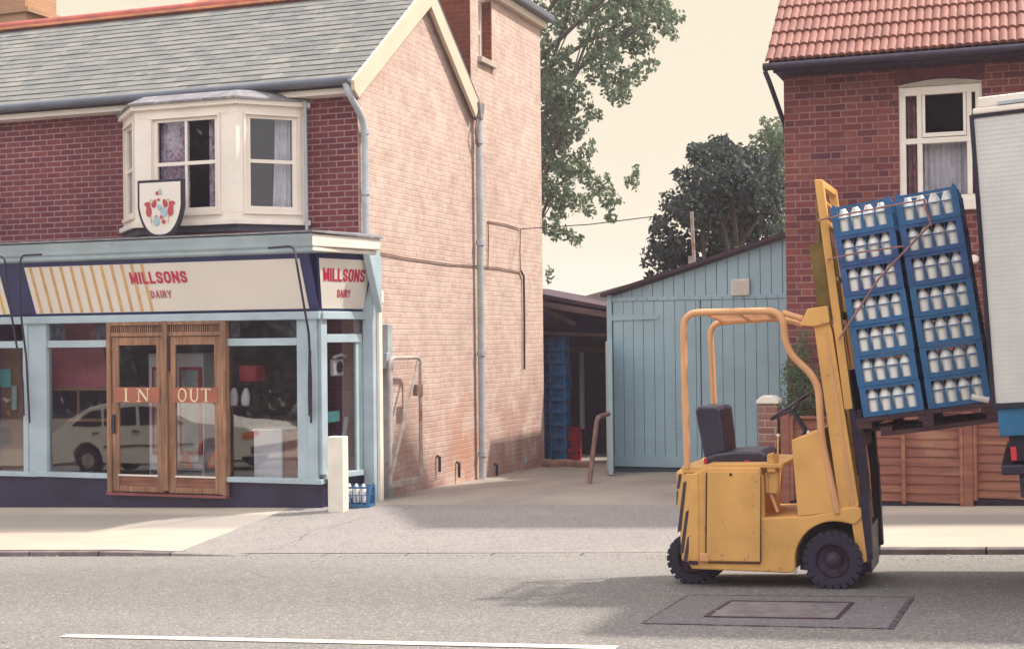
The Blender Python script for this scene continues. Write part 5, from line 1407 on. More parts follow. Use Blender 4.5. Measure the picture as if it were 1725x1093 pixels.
# ------------------------------------------------------------------ trees
def tree(name, label, Y, base_px, clumps_px, mat, n, size, seed, trunk_r=.25, depth=1.5, group=None):
    rnd = random.Random(seed); b = at(base_px, 560, Y); b.z = H(b.x, 30) - .2
    t_ = thing(name, b, label, 'tree', group)
    cl = []
    ppm = F / (Y / .96)
    for (px, py, rp) in clumps_px:
        r_ = rp / ppm; cl.append((at(px, py, Y + rnd.uniform(-depth, depth)), r_))
        for _ in range(5):
            a = rnd.uniform(0, 6.28); d = rnd.uniform(.5, 1.05) * r_
            cl.append((at(px, py, Y + rnd.uniform(-depth, depth)) + V(math.cos(a) * d, 0, math.sin(a) * d), r_ * rnd.uniform(.25, .5)))
    fastbuild(crown(MB(), cl, n, size, .85, seed), 'crown', mat, t_)
    top = max(c_[0].z for c_ in cl)
    tk = MB(); cx_ = sum(c_[0].x for c_ in cl) / len(cl); cy_ = Y
    tip = V(cx_ * .25 + b.x * .75, cy_, b.z + (top - b.z) * .8)
    path = smoothpath([b, b.lerp(tip, .35) + V(.15, .1, 0), b.lerp(tip, .7) - V(.1, 0, 0), tip], 2)
    tk.tube(path, [trunk_r * (1 - .8 * i / (len(path) - 1)) for i in range(len(path))], 10); 
    tk.build('trunk', M['bark'], t_, smooth=True)
    lm = MB()
    for (c_, r_) in cl:
        if r_ * ppm < 30: continue
        s_ = path[min(len(path) - 1, max(2, int(len(path) * rnd.uniform(.25, .85))))]
        if s_.z > c_.z: s_ = path[2]
        mid = s_.lerp(c_, .5) + V(rnd.uniform(-.2, .2), rnd.uniform(-.2, .2), .15)
        pp_ = smoothpath([s_, mid, c_], 2); lm.tube(pp_, [trunk_r * .3 * (1 - .85 * i / (len(pp_) - 1)) + .008 for i in range(len(pp_))], 6)
        for _ in range(3):
            e_ = c_ + V(rnd.uniform(-1, 1), rnd.uniform(-.6, .6), rnd.uniform(-.5, .8)) * r_ * .95
            lm.tube([mid.lerp(c_, .5), mid.lerp(e_, .8) , e_], [.025, .015, .005], 5)
    lm.build('limbs', M['bark'], t_)
    return t_
T1 = [(905, 60, 42), (960, 20, 38), (1010, 15, 34), (1060, 30, 40), (1105, 30, 34), (1125, 55, 16), (1085, 75, 24), (935, 120, 42), (965, 165, 34), (920, 190, 40), (1000, 110, 26), (1035, 130, 30), (1070, 125, 24), (1095, 110, 14), (1045, 165, 20),
      (915, 230, 34), (912, 330, 26), (950, 270, 26), (945, 200, 30), (925, 150, 30), (1000, 60, 30), (1050, 70, 26), (1030, 100, 20), (930, 235, 34), (965, 215, 26), (1000, 195, 16), (990, 255, 16), (915, 280, 26), (935, 310, 34), (975, 290, 24), (1010, 310, 24), (945, 345, 28), (985, 345, 22), (1025, 335, 20), (1065, 305, 16), (1072, 285, 9), (1030, 365, 12), (940, 390, 18), (965, 400, 14), (975, 410, 8), (920, 380, 18), (925, 470, 8), (925, 455, 7), (1110, 15, 22), (890, 0, 30), (1040, -20, 40), (960, -30, 50), (1090, -15, 30)]
tree('tall_tree', 'tall sparse leafy tree with pale green leaves behind the gable wing', 31, 790, T1, M['leaf_a'], 1050, .13, 21, .3, 1.2)
T2 = [(1215, 262, 34), (1250, 275, 36), (1262, 320, 40), (1205, 315, 40), (1240, 345, 44), (1290, 310, 36), (1125, 420, 26), (1190, 270, 34), (1230, 300, 40), (1160, 300, 24), (1145, 340, 30), (1120, 385, 24), (1105, 430, 26), (1130, 460, 30), (1100, 470, 16), (1180, 345, 46), (1225, 370, 50), (1270, 400, 50), (1185, 410, 50), (1150, 430, 34), (1250, 450, 40), (1290, 350, 34), (1300, 440, 30), (1170, 255, 16), (1210, 245, 18)]
tree('dark_tree', 'dense dark bluish green tree directly behind the blue shed', 27.5, 1230, T2, M['leaf_b'], 1700, .12, 33, .25, 1.2)
T3 = [(1312, 215, 22), (1300, 245, 30), (1318, 280, 30), (1290, 260, 36), (1275, 300, 34), (1305, 310, 36), (1260, 270, 22), (1300, 225, 18), (1283, 205, 8), (1270, 350, 26), (1310, 370, 26), (1285, 390, 20), (1320, 240, 22)]
tree('small_tree', 'lighter olive green tree half hidden behind the brick house', 29.5, 1320, T3, M['leaf_a'], 1100, .11, 44, .2, 1.0)

# ------------------------------------------------------------------ FORKLIFT
NYf = 10.35; FYf = 11.28
fk = thing('forklift', (-1.37, 10.8, zr(-1.37, 10.6)), 'small yellow forklift with tubular overhead guard lifting stacked milk crates', 'forklift')
def n_(px, py, dy=0): return at(px, py, NYf + dy)
def prismY(mb, pts, y0=NYf, y1=FYf): 
    a = [at(px, py, y0) for px, py in pts]; return mb.prism(a, (0, y1 - y0, 0))
# chassis: rear counterweight block, sill, front fender with wheel arch
arc = [(1405 + 66 * math.cos(R(a)), 942 + 64 * math.sin(R(a))) for a in range(172, 287, 9)]
body = [(1160, 948), (1165, 958), (1330, 965)] + [(1338, 962)] + arc + [(1440, 884), (1452, 872), (1450, 855), (1432, 853), (1395, 862), (1366, 868), (1281, 872)] + [(1281, 787), (1192, 787), (1160, 800)]
ch_ = MB(); prismY(ch_, body, NYf + .01, FYf - .01); ch_.build('chassis', M['fork_y'], fk, bev=.012)
# rear block: near corner chamfered, hazard stripes on the chamfer
zt_, zbm = n_(1150, 797).z, n_(1150, 948).z
pC0, pC1, pC2 = V(n_(1167, 870).x, NYf, 0), V(n_(1141, 870).x, NYf + .13, 0), V(n_(1138, 870).x - .02, NYf + .4, 0)
def lean(p, z): return V(p.x - .035 * (z - zbm) / (zt_ - zbm), p.y, z)
rb_ = MB(); ringp = [V(n_(1168, 870).x + .04, NYf, 0), pC0, pC1, pC2, V(pC2.x, FYf - .13, 0), V(pC0.x, FYf, 0), V(n_(1168, 870).x + .04, FYf, 0)]
nR = len(ringp)
lo_, hi_ = [lean(p, zbm) for p in ringp], [lean(p, zt_) for p in ringp]
lo_[0] = V(ringp[0].x, NYf, zbm); hi_[0] = V(ringp[0].x, NYf, zt_); lo_[-1] = V(ringp[0].x, FYf, zbm); hi_[-1] = V(ringp[0].x, FYf, zt_)
rb_.add(lo_ + hi_, [tuple(range(nR))[::-1], tuple(range(nR, 2 * nR))] + [(i, (i + 1) % nR, (i + 1) % nR + nR, i + nR) for i in range(nR)])
rb_.build('counterweight', M['fork_y'], fk, bev=.008)
nC = (pC1 - pC0).cross(V(0, 0, 1)).normalized()
if nC.y > 0: nC = -nC
def chp(s_, t_): z = zt_ + (zbm - zt_) * t_; return lean(pC0.lerp(pC1, s_), z) + nC * .004
P0_ = chp(0, 0)
def onch(px, py):
    r_ = ray(px, py); n2 = (chp(1, 0) - P0_).cross(chp(0, 1) - P0_); return CAM + r_ * ((P0_ - CAM).dot(n2) / r_.dot(n2))
for poly in ([(1143, 799), (1148, 798), (1144, 822), (1140, 823)], [(1151, 812), (1156, 810), (1147, 893), (1141, 897)], [(1155, 862), (1160, 858), (1151, 930), (1145, 934)], [(1158, 905), (1163, 900), (1157, 946), (1151, 946)], [(1140, 828), (1142, 826), (1141, 850), (1139, 850)]):
    MB().add([onch(*q) for q in poly], [(0, 1, 2, 3)]).build('hazard_stripe', M['iron'], fk)
dk = MB(); prismY(dk, [(1148, 796), (1200, 796), (1200, 785), (1148, 785)], NYf + .02, FYf - .02); prismY(dk, [(1192, 788), (1318, 788), (1318, 781), (1192, 781)], NYf + .03, FYf - .03)
dk.build('deck', M['fork_y'], fk, bev=.006)
bd = MB(); prismY(bd, [(1192, 794), (1277, 794), (1281, 800), (1280, 946), (1190, 944)], NYf - .012, NYf + .02); bdo = bd.build('battery_door', M['fork_y'], fk, bev=.005)
q = n_(1231, 799, -.013); MB().lathe([(.011, 0), (.011, .004)], q, (0, -1, 0), 12).build('door_hole', M['iron'], bdo)
sm_ = MB(); sm_.bar(n_(1190, 796, -.004), n_(1189, 945, -.004), .004, .008, (1, 0, 0)); sm_.bar(n_(1281, 800, -.004), n_(1281, 946, -.004), .004, .010, (1, 0, 0)); sm_.bar(n_(1192, 947, -.002), n_(1281, 948, -.002), .004, .007); sm_.build('door_gap', M['iron'], bdo)
q = n_(1160, 946, -.004); MB().box(q.x, q.x + .07, q.y - .004, q.y + .02, q.z - .015, q.z + .01).build('tow_slot', M['iron'], fk)
q = n_(1183, 938, -.01); MB().box(q.x - .02, q.x + .05, q.y - .015, q.y + .02, q.z - .03, q.z + .03).build('hinge_block', M['fork_o'], fk, bev=.006)
ch3 = random.Random(8)
chm = MB()
for i in range(26):
    px, py = ch3.choice([(ch3.uniform(1195, 1275), ch3.uniform(930, 944)), (ch3.uniform(1288, 1330), ch3.uniform(890, 958)), (ch3.uniform(1196, 1336), ch3.uniform(951, 961)), (ch3.uniform(1264, 1279), ch3.uniform(800, 940))])
    c_ = n_(px, py, -.014 if px < 1281 and py < 946 else .006); r_ = ch3.uniform(.002, .006)
    chm.add([V(c_.x + r_ * ch3.uniform(.5, 1.8) * math.cos(k * 1.047), c_.y, c_.z + r_ * ch3.uniform(.4, 1.1) * math.sin(k * 1.047)) for k in range(6)], [(0, 1, 2, 3, 4, 5)])
cho = chm.build('paint_chips', M['rust'], bdo); cho['kind'] = 'stuff'
# floor, cowl, interior uprights
fl = MB(); prismY(fl, [(1281, 884), (1350, 878), (1350, 870), (1281, 874)], NYf + .03, FYf - .03); fl.build('floor_plate', paint('worn_floor', (.20, .16, .17), .6, .2), fk)
cw = MB(); prismY(cw, [(1333, 741), (1378, 724), (1407, 864), (1344, 870)], NYf + .01, FYf - .06); cw.build('front_cowl', M['fork_y'], fk, bev=.01)
ln = MB(); ln.bar(n_(1281, 800, .05), n_(1283, 872, .05), .04, .05, (1, 0, 0)); ln.bar(n_(1302, 765, .1), n_(1303, 830, .1), .06, .06, (1, 0, 0)); prismY(ln, [(1288, 795), (1312, 795), (1310, 830), (1290, 830)], NYf + .08, NYf + .12)
ln.build('upright', M['fork_y'], fk, bev=.004)
lv = MB(); lv.tube([n_(1296, 825, .1), n_(1310, 862, .1)], .012, 8); lv.tube([n_(1310, 790, .2), n_(1311, 735, .2)], .008, 6); lv.tube([n_(1318, 800, .25), n_(1312, 858, .25)], .01, 6)
lv.build('lever', M['fork_o'], fk)
q = n_(1311, 733, .2); kn = MB(); kn.lathe([(.004, -.012), (.014, -.006), (.014, .006), (.004, .012)], q, (0, 0, 1), 10); q = n_(1362, 728, .1); kn.lathe([(.004, -.012), (.013, -.006), (.013, .006), (.004, .012)], q, (0, 0, 1), 10); kn.build('lever_knob', M['white'], fk, smooth=True)
bh_ = MB(); prismY(bh_, [(1292, 765), (1303, 762), (1306, 795), (1292, 795)], NYf + .04, NYf + .1); bh_.build('seat_latch', M['fork_y'], fk, bev=.004)
# seat
se = MB(); prismY(se, [(1184, 783), (1188, 769), (1205, 763), (1240, 759), (1280, 759), (1293, 764), (1294, 783), (1240, 786), (1190, 785)], NYf + .22, NYf + .72)
seat = se.build('seat', M['vinyl'], fk, bev=.022)
bk = MB(); prismY(bk, [(1170, 690), (1176, 684), (1208, 684), (1214, 690), (1222, 762), (1186, 772)], NYf + .25, NYf + .69); bk.build('backrest', M['vinyl'], fk, bev=.025)
rd = MB(); q = n_(1258, 780, .2); rd.box(q.x - .02, q.x + .02, q.y, q.y + .03, q.z - .025, q.z + .02); q = n_(1189, 776, .2); rd.box(q.x - .015, q.x + .01, q.y, q.y + .02, q.z - .02, q.z + .02); rd.build('seat_tag', M['red'], seat)
# steering wheel and column
cS = at(1331, 686, 10.72); axS = (V(-.55, 0, .83)).normalized(); uS = V(.83, 0, .55).normalized(); vS = V(0, 1, 0)
ring = [cS + uS * (.165 * math.cos(q)) + vS * (.165 * math.sin(q)) for q in [2 * math.pi * i / 28 for i in range(28)]]
sw_ = MB().tube(ring, .013, 8, True)
for a in (R(90), R(210), R(330)): sw_.tube([cS - axS * .03, cS + uS * (.16 * math.cos(a)) + vS * (.16 * math.sin(a))], .010, 6)
sw_.tube([cS - axS * .02, cS - axS * .2, at(1352, 735, 10.72)], .02, 8)
sw_.build('steering_wheel', M['vinyl'], fk, smooth=True)
# overhead guard
def guard(pts, dy0, r=.026):
    return rounded([at(px, py, NYf + dy) for px, py, dy in pts], .12, 7)
MB().tube(guard([(1158, 788, .03), (1153, 640, .03), (1151, 527, .03), (1235, 525, .03), (1318, 523, .03), (1324, 590, .03), (1378, 640, .03), (1384, 740, .03), (1411, 864, .02)], 0), .026, 12).build('guard_tube', M['fork_o'], fk, smooth=True)
MB().tube(guard([(1206, 785, .86), (1201, 640, .86), (1196, 545, .86), (1240, 541, .86), (1318, 536, .86), (1352, 546, .86)], 0), .024, 12).build('guard_tube', M['fork_o'], fk, smooth=True)
gb_ = MB()
for (pa, pb) in (((1185, 527), (1216, 541)), ((1240, 525), (1262, 540)), ((1288, 524), (1306, 538))): gb_.bar(at(pa[0], pa[1], NYf + .04), at(pb[0], pb[1], NYf + .85), .035, .012)
gb_.build('guard_crossbar', M['fork_o'], fk)
gm = MB(); A0, A1, B0, B1 = at(1185, 527, NYf + .05), at(1300, 524, NYf + .05), at(1216, 542, NYf + .85), at(1318, 538, NYf + .85)
for i in range(17): t_ = i / 16; gm.tube([A0.lerp(A1, t_), B0.lerp(B1, t_)], .004, 4)
for i in range(9): t_ = i / 8; gm.tube([A0.lerp(B0, t_), A1.lerp(B1, t_)], .004, 4)
gm.build('guard_mesh', M['fork_o'], fk)
for dy in (.0, .84):
    hd = MB(); prismY(hd, [(1347, 548), (1360, 520), (1394, 515), (1398, 543), (1372, 550)], NYf + dy - .0, NYf + dy + .09); hd.build('guard_bracket', M['fork_y'], fk, bev=.006)
MB().tube([at(1318, 527, NYf + .06), at(1352, 537, NYf + .06)], .024, 10).build('guard_stay', M['fork_o'], fk)
# outer mast: two channels
for i, (y0_, y1_) in enumerate(((NYf + .03, NYf + .13), (FYf - .16, FYf - .06))):
    dx = 0
    m_ = MB()
    def mp(px, py): return at(px, py, NYf + .03) + V(0, y0_ - NYf - .03, 0)
    def pm(mb, pts, a0=0, a1=1): 
        a = [mp(px, py) + V(0, (y1_ - y0_) * a0, 0) for px, py in pts]; mb.prism(a, (0, (y1_ - y0_) * (a1 - a0), 0))
    pm(m_, [(1371, 549), (1397, 543), (1402, 560), (1447, 852), (1430, 862), (1415, 862)])
    om = m_.build('outer_mast', M['fork_y'], fk, bev=.005)
    m_ = MB(); pm(m_, [(1372, 303), (1386, 303), (1437, 688), (1423, 690)], -.08, .6); 
    im = m_.build('inner_mast', M['fork_y'], fk, bev=.005)
    m_ = MB(); pm(m_, [(1400, 520), (1416, 600), (1446, 800), (1455, 945), (1470, 942), (1462, 800), (1440, 690), (1408, 520)], .2, .9); m_.build('mast_rail', M['mast_dk'], im)
    m_ = MB(); pm(m_, [(1389, 560), (1393, 560), (1440, 855), (1434, 855)], -.05, 0); m_.build('mast_flange', M['fork_o'], om)
    m_ = MB(); pm(m_, [(1432, 862), (1450, 858), (1461, 945), (1446, 950)], -.05, .9); m_.build('mast_foot', M['fork_y'], om, bev=.004)
    m_ = MB(); pm(m_, [(1443, 690), (1451, 690), (1465, 850), (1469, 930), (1462, 950), (1452, 945), (1452, 860)], .0, 1.0); m_.build('carriage_rail', M['mast_dk'], im)
    # rear channel of the mast, its shade painted in as dark olive
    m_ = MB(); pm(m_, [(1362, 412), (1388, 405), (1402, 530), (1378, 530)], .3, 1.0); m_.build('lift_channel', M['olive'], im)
def xb(pa, w__, h__, nm, mat, ya=NYf + .03, yb=FYf - .06):
    p = at(pa[0], pa[1], NYf + .03); return MB().box(p.x - w__ / 2, p.x + w__ / 2, ya + .01, yb, p.z - h__ / 2, p.z + h__ / 2).build(nm, mat, fk, bev=.004)
xb((1379, 308), .05, .05, 'mast_crosshead', M['fork_y']); xb((1393, 378), .04, .04, 'mast_crossbar', M['fork_y']); xb((1408, 470), .04, .03, 'mast_crossbar', M['fork_y']); xb((1425, 860), .08, .10, 'mast_crossbar', M['fork_y'])
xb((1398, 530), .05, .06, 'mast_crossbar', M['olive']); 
MB().tube([at(1420, 850, NYf + .45), at(1390, 560, NYf + .45)], .045, 12).build('lift_cylinder', M['mast_dk'], fk, smooth=True)
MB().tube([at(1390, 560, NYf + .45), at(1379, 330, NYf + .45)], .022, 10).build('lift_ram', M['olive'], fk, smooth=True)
chn = MB()
for dy in (.38, .54): chn.bar(at(1384, 320, NYf + dy), at(1446, 800, NYf + dy), .02, .012, (1, 0, 0))
chn.build('lift_chain', M['mast_dk'], fk)
# carriage, forks
MB().box(PO.x - .05, PO.x - .0, NYf + .08, FYf - .08, PO.z - .22, PO.z + .35, Matrix.Rotation(-TILT, 3, 'Y'), PO.copy()).build('fork_carriage', M['mast_dk'], fk, bev=.006)
for y_ in (.24, .70):
    f_ = MB(); pts = [pl_(-.05, y_, .3), pl_(-.015, y_, .3), pl_(-.015, y_, -.085), pl_(.93, y_, -.10), pl_(.93, y_, -.112), pl_(-.05, y_, -.114)]
    f_.prism(pts, (0, .1, 0)); f_.build('fork', M['mast_dk'], fk)
# load retaining rods
def rod(pts, nm='retaining_rod', r=.007): return MB().tube([at(px, py, NYf - .09) for px, py in pts], r, 6).build(nm, M['rod'], fk)
rod([(1380, 371), (1430, 360), (1558, 336)]); rod([(1395, 437), (1450, 425), (1522, 415)]); rod([(1414, 570), (1480, 470), (1567, 378)], r=.009); rod([(1556, 334), (1560, 352), (1569, 380)], r=.009)
for px, py in ((1380, 371), (1395, 437), (1414, 570)): MB().tube([at(px, py, NYf - .09), at(px, py, NYf + .05)], .01, 6).build('rod_bracket', M['fork_y'], fk)
for py, px in ((335, 1383), (377, 1390)):                         # short braces behind, to the far side
    MB().tube([at(px, py, NYf + .04), at(px + 26, py + 26, FYf - .1)], .016, 8).build('mast_brace', M['fork_y'], fk)
# wheels
def wheel(c_, r_, wd, lugs=22):
    t_ = MB().lathe([(r_ * .60, -wd / 2), (r_ * .86, -wd / 2 - .004), (r_ * .96, -wd * .42), (r_, -wd * .25), (r_, wd * .25), (r_ * .96, wd * .42), (r_ * .86, wd / 2 + .004), (r_ * .60, wd / 2)], c_, (0, 1, 0), 40, False)
    for i in range(lugs):
        a = 2 * math.pi * i / lugs
        for s_ in (-1, 1):
            off = (math.pi / lugs) * (s_ > 0); aa = a + off
            rr = V(math.cos(aa), 0, math.sin(aa)); tt = V(-math.sin(aa), 0, math.cos(aa))
            p = Vector(c_) + rr * (r_ * .99); y0_ = s_ * wd * .27
            vs = []
            for (u, v, w__) in [(a1, b1, c1) for a1 in (-.035, .009) for b1 in (-.5, .5) for c1 in (-.5, .5)]:
                vs.append(p + rr * u + tt * (v * r_ * .20) + V(0, y0_ + w__ * wd * .52, 0))
            t_.add(vs, [(0, 1, 3, 2), (4, 6, 7, 5), (0, 4, 5, 1), (2, 3, 7, 6), (0, 2, 6, 4), (1, 5, 7, 3)])
    wh = t_.build('wheel', M['rubber'], fk, smooth=True)
    s_ = -1
    MB().lathe([(r_ * .62, wd * .5), (r_ * .60, -wd * .44), (r_ * .57, -wd * .46), (r_ * .53, -wd * .2), (r_ * .30, -wd * .14), (r_ * .28, -wd * .3), (.02, -wd * .34)], c_, (0, 1, 0), 32).build('rim', M['rim'], wh, smooth=True)
    hb = MB().lathe([(.045, -wd * .2), (.042, -wd * .44), (.02, -wd * .5)], c_, (0, 1, 0), 16)
    for i in range(6):
        a = 2 * math.pi * i / 6; hb.lathe([(.009, -wd * .16), (.009, -wd * .28)], Vector(c_) + V(math.cos(a), 0, math.sin(a)) * r_ * .42, (0, 1, 0), 6)
    hb.build('hub', M['rim'], wh, smooth=True)
    return wh
wc = at(1405, 943, NYf + .07); rW = .205
zgw = zr(wc.x, wc.y)
wheel(V(wc.x, NYf + .07, zgw + rW), rW, .15)
wheel(V(wc.x + .03, FYf - .05, zr(wc.x, FYf) + rW), rW, .15)
rc_ = at(1172, 935, NYf + .35); wheel(V(rc_.x, NYf + .30, zr(rc_.x, NYf + .3) + .19), .19, .14)
wheel(V(rc_.x, NYf + .62, zr(rc_.x, NYf + .6) + .19), .19, .14)
ax_ = MB().tube([V(wc.x, NYf + .1, zgw + rW), V(wc.x, FYf - .1, zgw + rW)], .05, 10); ax_.box(wc.x - .1, wc.x + .1, NYf + .2, FYf - .2, zgw + .1, zgw + .32); ax_.build('axle', M['mast_dk'], fk)
MB().tube(rounded([n_(1333, 958, .02), n_(1340, 965, .02), n_(1342, 955, .02)], .01), .008, 6).build('step_hook', M['galv'], fk)
MB().box(n_(1340, 900).x, n_(1462, 900).x, NYf + .20, FYf - .2, zr(-1.37, 10.5) + .10, n_(1400, 890).z).build('wheel_well', M['mast_dk'], fk)
MB().prism([V(n_(1180, 900).x, NYf + .2, .0 + n_(1180, 900).z), V(n_(1330, 900).x, NYf + .2, n_(1330, 900).z), V(n_(1330, 960).x, NYf + .2, n_(1330, 962).z - .02), V(n_(1180, 960).x, NYf + .2, n_(1180, 958).z - .02)], (0, .5, 0)).build('undertray', M['mast_dk'], fk)

# ------------------------------------------------------------------ LORRY
TY = 9.5
lo = thing('lorry', (-.15, TY, zr(-.25, TY)), 'silver embossed box lorry on a blue chassis, parked tail end to the forklift', 'lorry')
ORG[lo.name] = Vector((0, 0, 0)); lo.rotation_euler = (0, R(-3.4), 0)
b0 = at(1668, 682, TY).z - zr(-.25, TY); t0 = at(1632, 196, TY).z - zr(-.25, TY) + .0
LW, LL = 2.3, 6.2; zc0, zc1 = b0, t0
MB().box(.0, LL, 0, .04, zc0, zc1).build('side_panel', M['embossed'], lo)
MB().box(.0, LL, LW - .04, LW, zc0, zc1).build('side_panel', M['embossed'], lo)
MB().box(.02, LL, .041, LW - .041, zc0 - .04, zc0 + .03).build('load_floor', M['pallet'], lo)
MB().box(LL, LL + .05, 0, LW, zc0, zc1).build('bulkhead', M['embossed'], lo)
MB().box(-.005, LL, -.02, LW + .02, zc1 + .012, zc1 + .05).box(.03, LL, -.005, LW, zc1 + .051, zc1 + .12).build('roof_cap', M['white'], lo, bev=.01)
MB().box(.15, LL, -.022, -.006, zc1 + .055, zc1 + .075).build('roof_gutter', M['pipe'], lo)
re = MB().box(-.028, -.001, -.012, .05, zc0 - .02, zc1 + .01).box(-.028, -.001, LW - .05, LW + .012, zc0 - .02, zc1 + .01).box(-.026, -.001, .051, LW - .051, zc1 - .08, zc1 + .009)
re.box(-.026, LL, -.010, -.001, zc1 - .012, zc1 + .011).box(-.026, LL, -.01, -.001, zc0 - .02, zc0 + .012)
re.build('edge_trim', M['black'], lo)
MB().box(.005, LL, .02, .12, zc0 - .20, zc0 - .021).box(.005, LL, LW - .12, LW - .02, zc0 - .20, zc0 - .021).box(.005, .06, .121, LW - .121, zc0 - .20, zc0 - .041).build('chassis_rail', M['truck_dkblue'], lo, bev=.006)
MB().box(.07, LL, .35, .47, zc0 - .42, zc0 - .201).box(.07, LL, LW - .47, LW - .35, zc0 - .42, zc0 - .201).box(.07, .14, .471, LW - .471, zc0 - .4, zc0 - .21).build('subframe', M['mast_dk'], lo)
MB().box(.06, .42, .10, .28, zc0 - .37, zc0 - .202).build('light_panel', M['black'], lo, bev=.01)
MB().box(.065, .10, .05, .098, zc0 - .36, zc0 - .27).build('tail_light', M['red'], lo, bev=.008)
MB().box(.17, .24, .085, .098, zc0 - .34, zc0 - .265).build('side_reflector', M['orange'], lo, bev=.006)
MB().box(.160, .25, .0985, .1, zc0 - .35, zc0 - .255).build('reflector_mount', M['white'], lo)
MB().box(.0, .14, .06, LW - .1, zc0 - .45, zc0 - .385).build('bumper', M['black'], lo, bev=.012)
MB().box(.105, .15, .1, .45, zc0 - .60, zc0 - .455).build('mudflap', M['rubber'], lo, bev=.008)
MB().tube([V(.17, .1, zc0 - .4), V(.30, .1, zc0 - .85)], .012, 6).build('stay', M['galv'], lo)
MB().tube([V(-.05, .35, zc0 + .02), V(-.16, .35, zc0 + .05)], .02, 8).build('door_pin', M['white'], lo)
def twheel(x_, y_, r_=.46, wd=.26):
    t_ = MB().lathe([(r_ * .55, -wd / 2), (r_ * .9, -wd / 2), (r_, -wd * .35), (r_, wd * .35), (r_ * .9, wd / 2), (r_ * .55, wd / 2)], (x_, y_, r_ + .0), (0, 1, 0), 36, False).build('wheel', M['rubber'], lo, smooth=True)
    MB().lathe([(r_ * .56, -wd * .45), (r_ * .5, -wd * .2), (r_ * .2, -wd * .1), (.06, -wd * .3)], (x_, y_, r_), (0, 1, 0), 24).build('rim', M['rim'], t_, smooth=True)
for x_ in (1.55, 5.2, ):
    for y_ in (.16, LW - .16): twheel(x_, y_)
MB().box(LL + .15, LL + 1.7, .08, LW - .08, .55, 2.5).build('cab', M['truck_dkblue'], lo, bev=.08)
MB().box(LL + .45, LL + 1.2, .06, .079, 1.5, 2.2).build('cab_window', M['glass'], lo)

# ------------------------------------------------------------------ silver car across the road (shows in the shop window)
cx0 = at(80, 740, 22.9).x; cl0 = 4.75; cy0, cy1 = 5.7, 7.3
zg_ = lambda x_: zr(x_, 6.5)
cr3 = thing('hatchback_car', (cx0 + 2.3, 6.5, zg_(cx0 + 2.3)), 'silver hatchback on the near side of the road, reflected in the shop window', 'car')
ORG[cr3.name] = Vector((0, 0, 0)); cr3.rotation_euler = (0, -math.atan(.0445), 0)
pf = [(-2.35, .30), (-2.37, .62), (-2.28, .84), (-1.85, 1.10), (-1.35, 1.32), (-1.0, 1.38), (.0, 1.40), (.35, 1.36), (.62, 1.22), (1.05, .98), (1.5, .92), (2.15, .84), (2.32, .72), (2.36, .45), (2.3, .28)]
def arch(cx_, r_=.36): return [(cx_ + r_ * math.cos(a), .30 + r_ * math.sin(a)) for a in [math.pi * i / 10 for i in range(11)]]
outl = pf + [(1.46 + .36, .28)] + arch(1.46) + [(1.46 - .36, .22)] + [(-1.42 + .36, .22)] + arch(-1.42) + [(-1.42 - .36, .25)]
MB().prism([V(x_, -.8, z_) for x_, z_ in outl], (0, 1.6, 0)).build('body', M['car'], cr3, bev=.05)
def cwin(pts, nm='side_window'):
    for y_ in (-.806, .800): MB().prism([V(x_, y_, z_) for x_, z_ in pts], (0, .006, 0)).build(nm, M['black'], cr3)
cwin([(-1.75, .98), (-1.3, 1.25), (-1.05, 1.28), (-1.05, .96)]); cwin([(-.98, .96), (-.98, 1.29), (-.15, 1.31), (-.15, .95)]); cwin([(-.07, .95), (-.07, 1.31), (.28, 1.28), (.88, .95)])
for x_ in (1.46, -1.42):
    for y_ in (-.68, .68):
        wv_ = MB().lathe([(.16, -.09), (.27, -.09), (.29, -.05), (.29, .05), (.27, .09), (.16, .09)], (x_, y_, .29), (0, 1, 0), 28, False).build('wheel', M['rubber'], cr3, smooth=True)
        MB().lathe([(.17, -.085), (.15, -.06), (.15, .06), (.17, .085)], (x_, y_, .29), (0, 1, 0), 20).build('rim', M['galv'], wv_, smooth=True)
for x_ in (-1.25, -.25): MB().box(x_, x_ + .14, .80, .815, .82, .85).build('door_handle', M['black'], cr3)
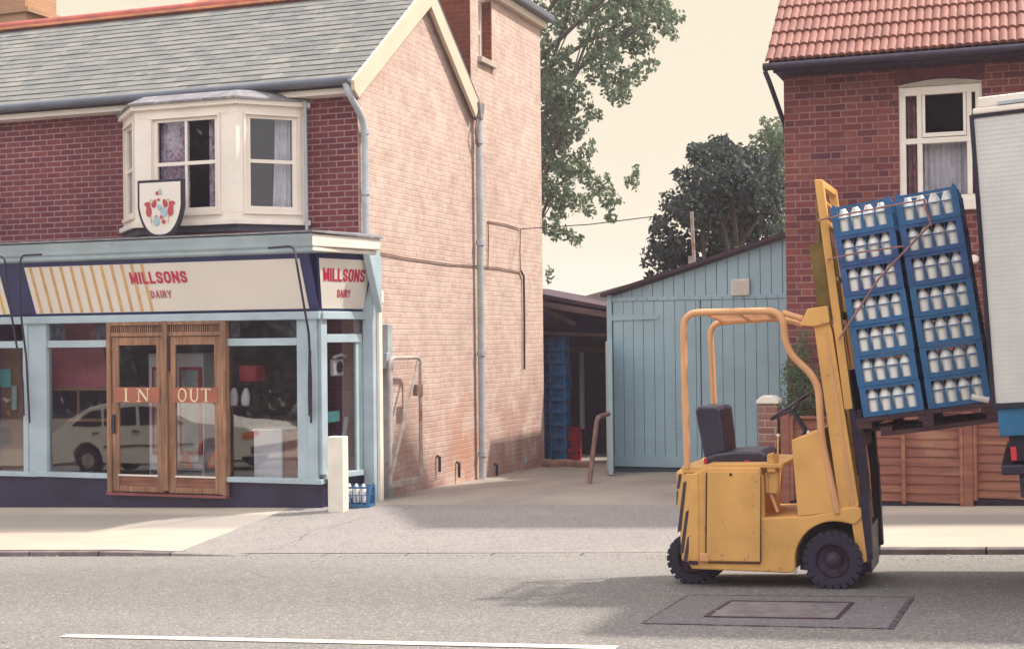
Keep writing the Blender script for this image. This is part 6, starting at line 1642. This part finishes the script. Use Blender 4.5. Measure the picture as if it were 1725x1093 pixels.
MB().box(2.1, 2.33, .62, .81, .62, .74).build('indicator_light', M['orange'], cr3)
MB().box(-2.40, -2.25, -.78, .82, .36, .5).box(2.25, 2.42, -.78, .82, .34, .48).build('bumper', M['black'], cr3, bev=.02)
MB().box(-1.0, 1.05, .80, .812, .55, .58).build('trim_strip', M['black'], cr3)

# ------------------------------------------------------------------ unseen belt of trees added behind the camera to darken the pane reflections
wd_ = crown(MB(), [(V(x_ + random.uniform(-1, 1), -24 + random.uniform(-3, 3), z_), random.uniform(2.4, 3.4)) for x_ in range(-62, 30, 4) for z_ in (1.2, 4.2, 7.4, 10.5)], 90, .75, 1.0, 9, .8)
me = bpy.data.meshes.new('reflection_trees'); me.from_pydata([tuple(q) for q in wd_.v], [], wd_.f); me.update(); me.materials.append(M['leaf_b'])
wo_ = bpy.data.objects.new('reflection_trees', me); col.objects.link(wo_); wo_['kind'] = 'stuff'

# ------------------------------------------------------------------ thin haze volume added to lift the dark tones
hzm = bpy.data.materials.new('tone_lift_haze'); hzm.use_nodes = True; t = hzm.node_tree; t.nodes.clear()
ho = t.nodes.new('ShaderNodeOutputMaterial'); pv = t.nodes.new('ShaderNodeVolumePrincipled')
pv.inputs['Color'].default_value = (.95, .88, .98, 1); pv.inputs['Density'].default_value = .0011; pv.inputs['Anisotropy'].default_value = .2
t.links.new(pv.outputs[0], ho.inputs['Volume'])
o = MB().box(-310, 310, -310, 310, -4.5, 16).build('haze', hzm); o['kind'] = 'stuff'
sc.cycles.volume_bounces = 1

lt2 = MB(); rg = random.Random(2)
for i in range(420):
    x_, y_ = rg.uniform(-13, 4), KY - abs(rg.gauss(0, .25)) - .02
    if rg.random() < .35: y_ = rg.uniform(7.5, KY)
    z_ = zr(x_, y_) + .002; r_ = rg.uniform(.004, .011)
    lt2.prism([V(x_ + r_ * math.cos(k * 1.26 + i) * rg.uniform(.7, 1.3), y_ + r_ * math.sin(k * 1.26 + i), z_) for k in range(5)], (0, 0, r_ * .7))
o = lt2.build('grit', M['concrete']); o['kind'] = 'stuff'
